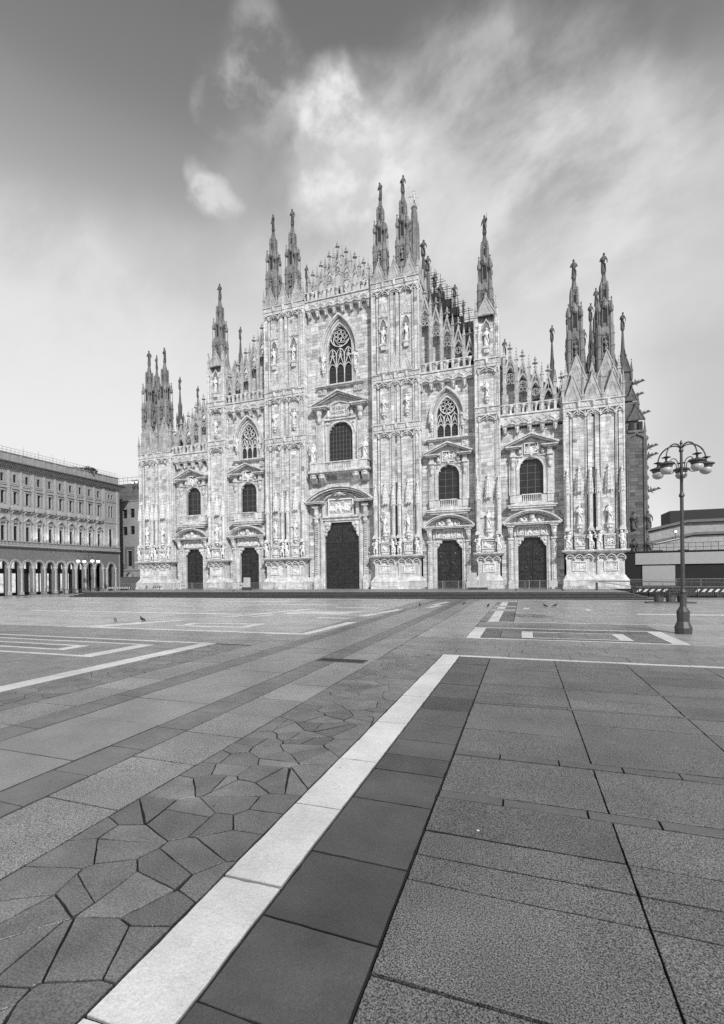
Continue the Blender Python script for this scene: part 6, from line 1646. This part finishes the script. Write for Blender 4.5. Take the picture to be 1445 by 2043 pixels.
trestle(-36.3, -4.5, .35, 4.8, 'long striped barrier at the left end of the church steps', n=14); trestle(-31.8, -2.0, .5, 3.2, 'shorter striped barrier in front of the white van', n=9)
o = thing('fence_panels', 'dark slatted temporary fence beneath the ramp at right', 'fence', (0, 0, 0))
for i in range(7):
    b = MB(); x = 34.6 + i * 1.4; b.box(x, x + 1.32, -7.62, -7.58, .05, .85); [b.box(x + .12 * j, x + .12 * j + .04, -7.66, -7.62, .05, .85) for j in range(11)]; b.make('panel', pot, o)
for i, (x, y) in enumerate(((34.55, -17.3), (35.35, -17.5), (36.2, -17.2))):
    o = thing('planter', ('grey tub planter with drooping plants, left of the three at right edge', 'grey tub planter with drooping plants, middle of the three at right edge', 'grey tub planter with drooping plants, right of the three at right edge')[i], 'planter', (x, y, 0))
    b = MB(); b.lathe(0, 0, [(.26, 0), (.33, .05), (.34, .55), (.36, .6), (.36, .66), (.28, .66), (.28, .6)], 12); b.make('tub', pot, o)
    b = MB(); r = random.Random(i)
    for j in range(130):
        a = r.uniform(0, 6.3); q = .45 * math.sqrt(r.random()); c = Vector((q * math.cos(a), q * math.sin(a), .66 + r.random() * .38 - q * .3)); d = Vector((r.gauss(0, 1), r.gauss(0, 1), r.gauss(0, 1))).normalized() * .07; e = Vector((r.gauss(0, 1), r.gauss(0, 1), r.gauss(0, 1))).normalized() * .05
        n = len(b.v); b.v += [tuple(c - d), tuple(c + e), tuple(c + d), tuple(c - e)]; b.f.append((n, n + 1, n + 2, n + 3)); b.t.append(r.uniform(-.5, .5))
    b.make('foliage', leaf, o, kind='stuff')
b = MB(); b.box(33.6, 37, -17.9, -17.0, -.01, .10); o = b.make('planter_plinth', pot); o['label'] = 'low dark slab under the three tub planters'; o['category'] = 'plinth'

# ------------------------------------------------------------------ left side: truck, van, railing, cafe plants
tk = thing('box_trailer', 'dark grey box trailer parked by the palace corner', 'trailer', (-38.6, 1.2, .15))
b = MB(); b.box(-2.35, 2.0, -1.0, 1.0, .55, 2.55); b.box(-2.45, 2.1, -1.05, 1.05, 2.55, 2.63); b.make('body', truck_m, tk)
b = MB(); b.box(-2.46, -2.36, -1.0, 1.0, .5, 2.6); b.box(-2.3, 2.0, -1.02, -1.0, 1.5, 1.54); b.make('edge_trim', steel, tk)
for x in (-1.2, 1.2): b = MB(); b.tube((x, -1.02, .35), (x, -.8, .35), .35, .35, 14); b.tube((x, 1.02, .35), (x, .8, .35), .35, .35, 14); b.make('wheel', rubber, tk)
vn = thing('delivery_van', 'white van with sloping windscreen half hidden beside the dark trailer', 'van', (-33.9, 2.6, .15))
b = MB(); b.prism([(-3.0, .4), (2.4, .4), (2.5, .95), (1.5, 1.25), (.35, 2.45), (-3.0, 2.55)], -.95, .95); b.make('body', van_m, vn)
b = MB(); b.prism([(1.40, 1.28), (.45, 2.28), (.30, 2.28), (.30, 1.25)], -.965, -.94); b.quad((1.53, -.8, 1.27), (1.53, .8, 1.27), (.42, .8, 2.44), (.42, -.8, 2.44)); b.make('windscreen', glass, vn)
for x in (-2.0, 1.55): b = MB(); b.tube((x, -.98, .36), (x, -.75, .36), .36, .36, 14); b.tube((x, .98, .36), (x, .75, .36), .36, .36, 14); b.make('wheel', rubber, vn)
b = MB(); b.ball((2.42, -.7, .8), .13, 8, 5); b.make('headlight', lampglow, vn)
rl = thing('plaza_railing', 'low dark railing in front of the arcade cafe at left', 'railing', (-44.5, -4.5, .1))
b = MB()
for i in range(13): b.box(-.05 + .55, .05 + .55, -4 + i * .9 - .03, -4 + i * .9 + .03, 0, .8)
b.box(.52, .58, -4.2, 7.2, .72, .82); b.make('rails', iron, rl)
for i in range(6): bush('cafe_planter', ('leafy cafe plant before the first lit shop from the left', 'leafy cafe plant before the second arch column', 'bushy plant left of the lamp post', 'bushy plant behind the lamp post foot', 'small dark plant under the fifth arch', 'small dark plant near the palace corner')[i], (-48.9, -9 + i * 2.3, .1), .55, 110, sq=1.9, cat='plant')

# ------------------------------------------------------------------ pigeons
def pigeon(x, y, z, rz, m, label, s=1.0, head=0):
    o = thing('pigeon', label, 'pigeon', (x, y, z), rz)
    b = MB(); k = 10
    rings = [(-.17, .075, .012, .010), (-.11, .095, .035, .022), (-.05, .125, .055, .05), (.02, .15, .062, .062), (.08, .175, .052, .058), (.115, .21, .034, .038), (.13, .245, .026, .028), (.145, .27, .028, .027), (.17, .275, .018, .018), (.195, .268, .006, .006)]
    for cx_, cz_, ry, rz_ in rings:
        for i in range(k):
            a = 2 * PI * i / k; b.v.append((cx_ * s, ry * s * math.cos(a), (cz_ + rz_ * math.sin(a)) * s))
    for j in range(len(rings) - 1):
        for i in range(k): q = (i + 1) % k; b.f.append((j * k + i, j * k + q, (j + 1) * k + q, (j + 1) * k + i)); b.t.append(0)
    b.f.append(tuple((len(rings) - 1) * k + i for i in range(k))); b.t.append(0); b.f.append(tuple(range(k - 1, -1, -1))); b.t.append(0)
    body = b.make('body', m, o)
    for p in body.data.polygons: p.use_smooth = True
    for sy in (-1, 1):
        w = MB(); w.prism([(-.20 * s, .075 * s), (-.02 * s, .10 * s), (.075 * s, .15 * s), (.05 * s, .185 * s), (-.06 * s, .165 * s)], min(sy * .054, sy * .066) * s, max(sy * .054, sy * .066) * s); w.make('wing', m, o)
        l = MB(); l.tube((.0, sy * .025 * s, .1 * s), (.01 * s, sy * .025 * s, .012), .006, .005, 5); l.tube((-.01 * s, sy * .025 * s, .008), (.04 * s, sy * .025 * s, .006), .005, .004, 5); l.make('leg', stepm, o)
    t = MB(); t.frus((-.24 * s, -.235 * s, -.02 * s, .02 * s), .05 * s, (-.13 * s, -.12 * s, -.03 * s, .03 * s), .095 * s); t.make('tail', m, o)
    return o
pg = 'pigeons on the square'
for a in ((1.8, -40.4, 0, 2.6, bird_l, 'pale grey pigeon walking at the left of the square'), (3.45, -40.05, 0, 2.9, bird_d, 'dark pigeon standing beside the paler one at left', 1.2), (21.6, -24.95, 0, 1.3, bird_d, 'lone dark pigeon near the far white strip', 1.1), (25.6, -24.3, 0, 2.4, bird_d, 'left of two dark pigeons close together at right', 1.1), (26.3, -24.2, 0, .3, bird_d, 'right of two dark pigeons close together at right', 1.2),
          (19.5, -22.3, 0, .6, bird_d, 'dark pigeon pecking near the avenue far off'), (16.3, -24.6, 0, 2, bird_d, 'dark pigeon in the middle of the far avenue'), (-10.5, -11.0, Z0, 1, bird_d, 'dark pigeon on the top step before the left inner door'), (23.4, -9.5, Z0, 1, bird_d, 'dark pigeon on the platform left of the rightmost door'), (27.9, -9.6, Z0, 2, bird_d, 'dark pigeon on the platform right of the rightmost door')):
    pigeon(*a)['group'] = pg

# small litter on the slabs -------------------------------------------------
b = MB(); b.box(23.63, 23.655, -56.36, -56.35, .002, .012); o = b.make('litter_scrap', white_m); o['label'] = 'tiny white scrap on the granite slab right of the dark band'; o['category'] = 'litter'
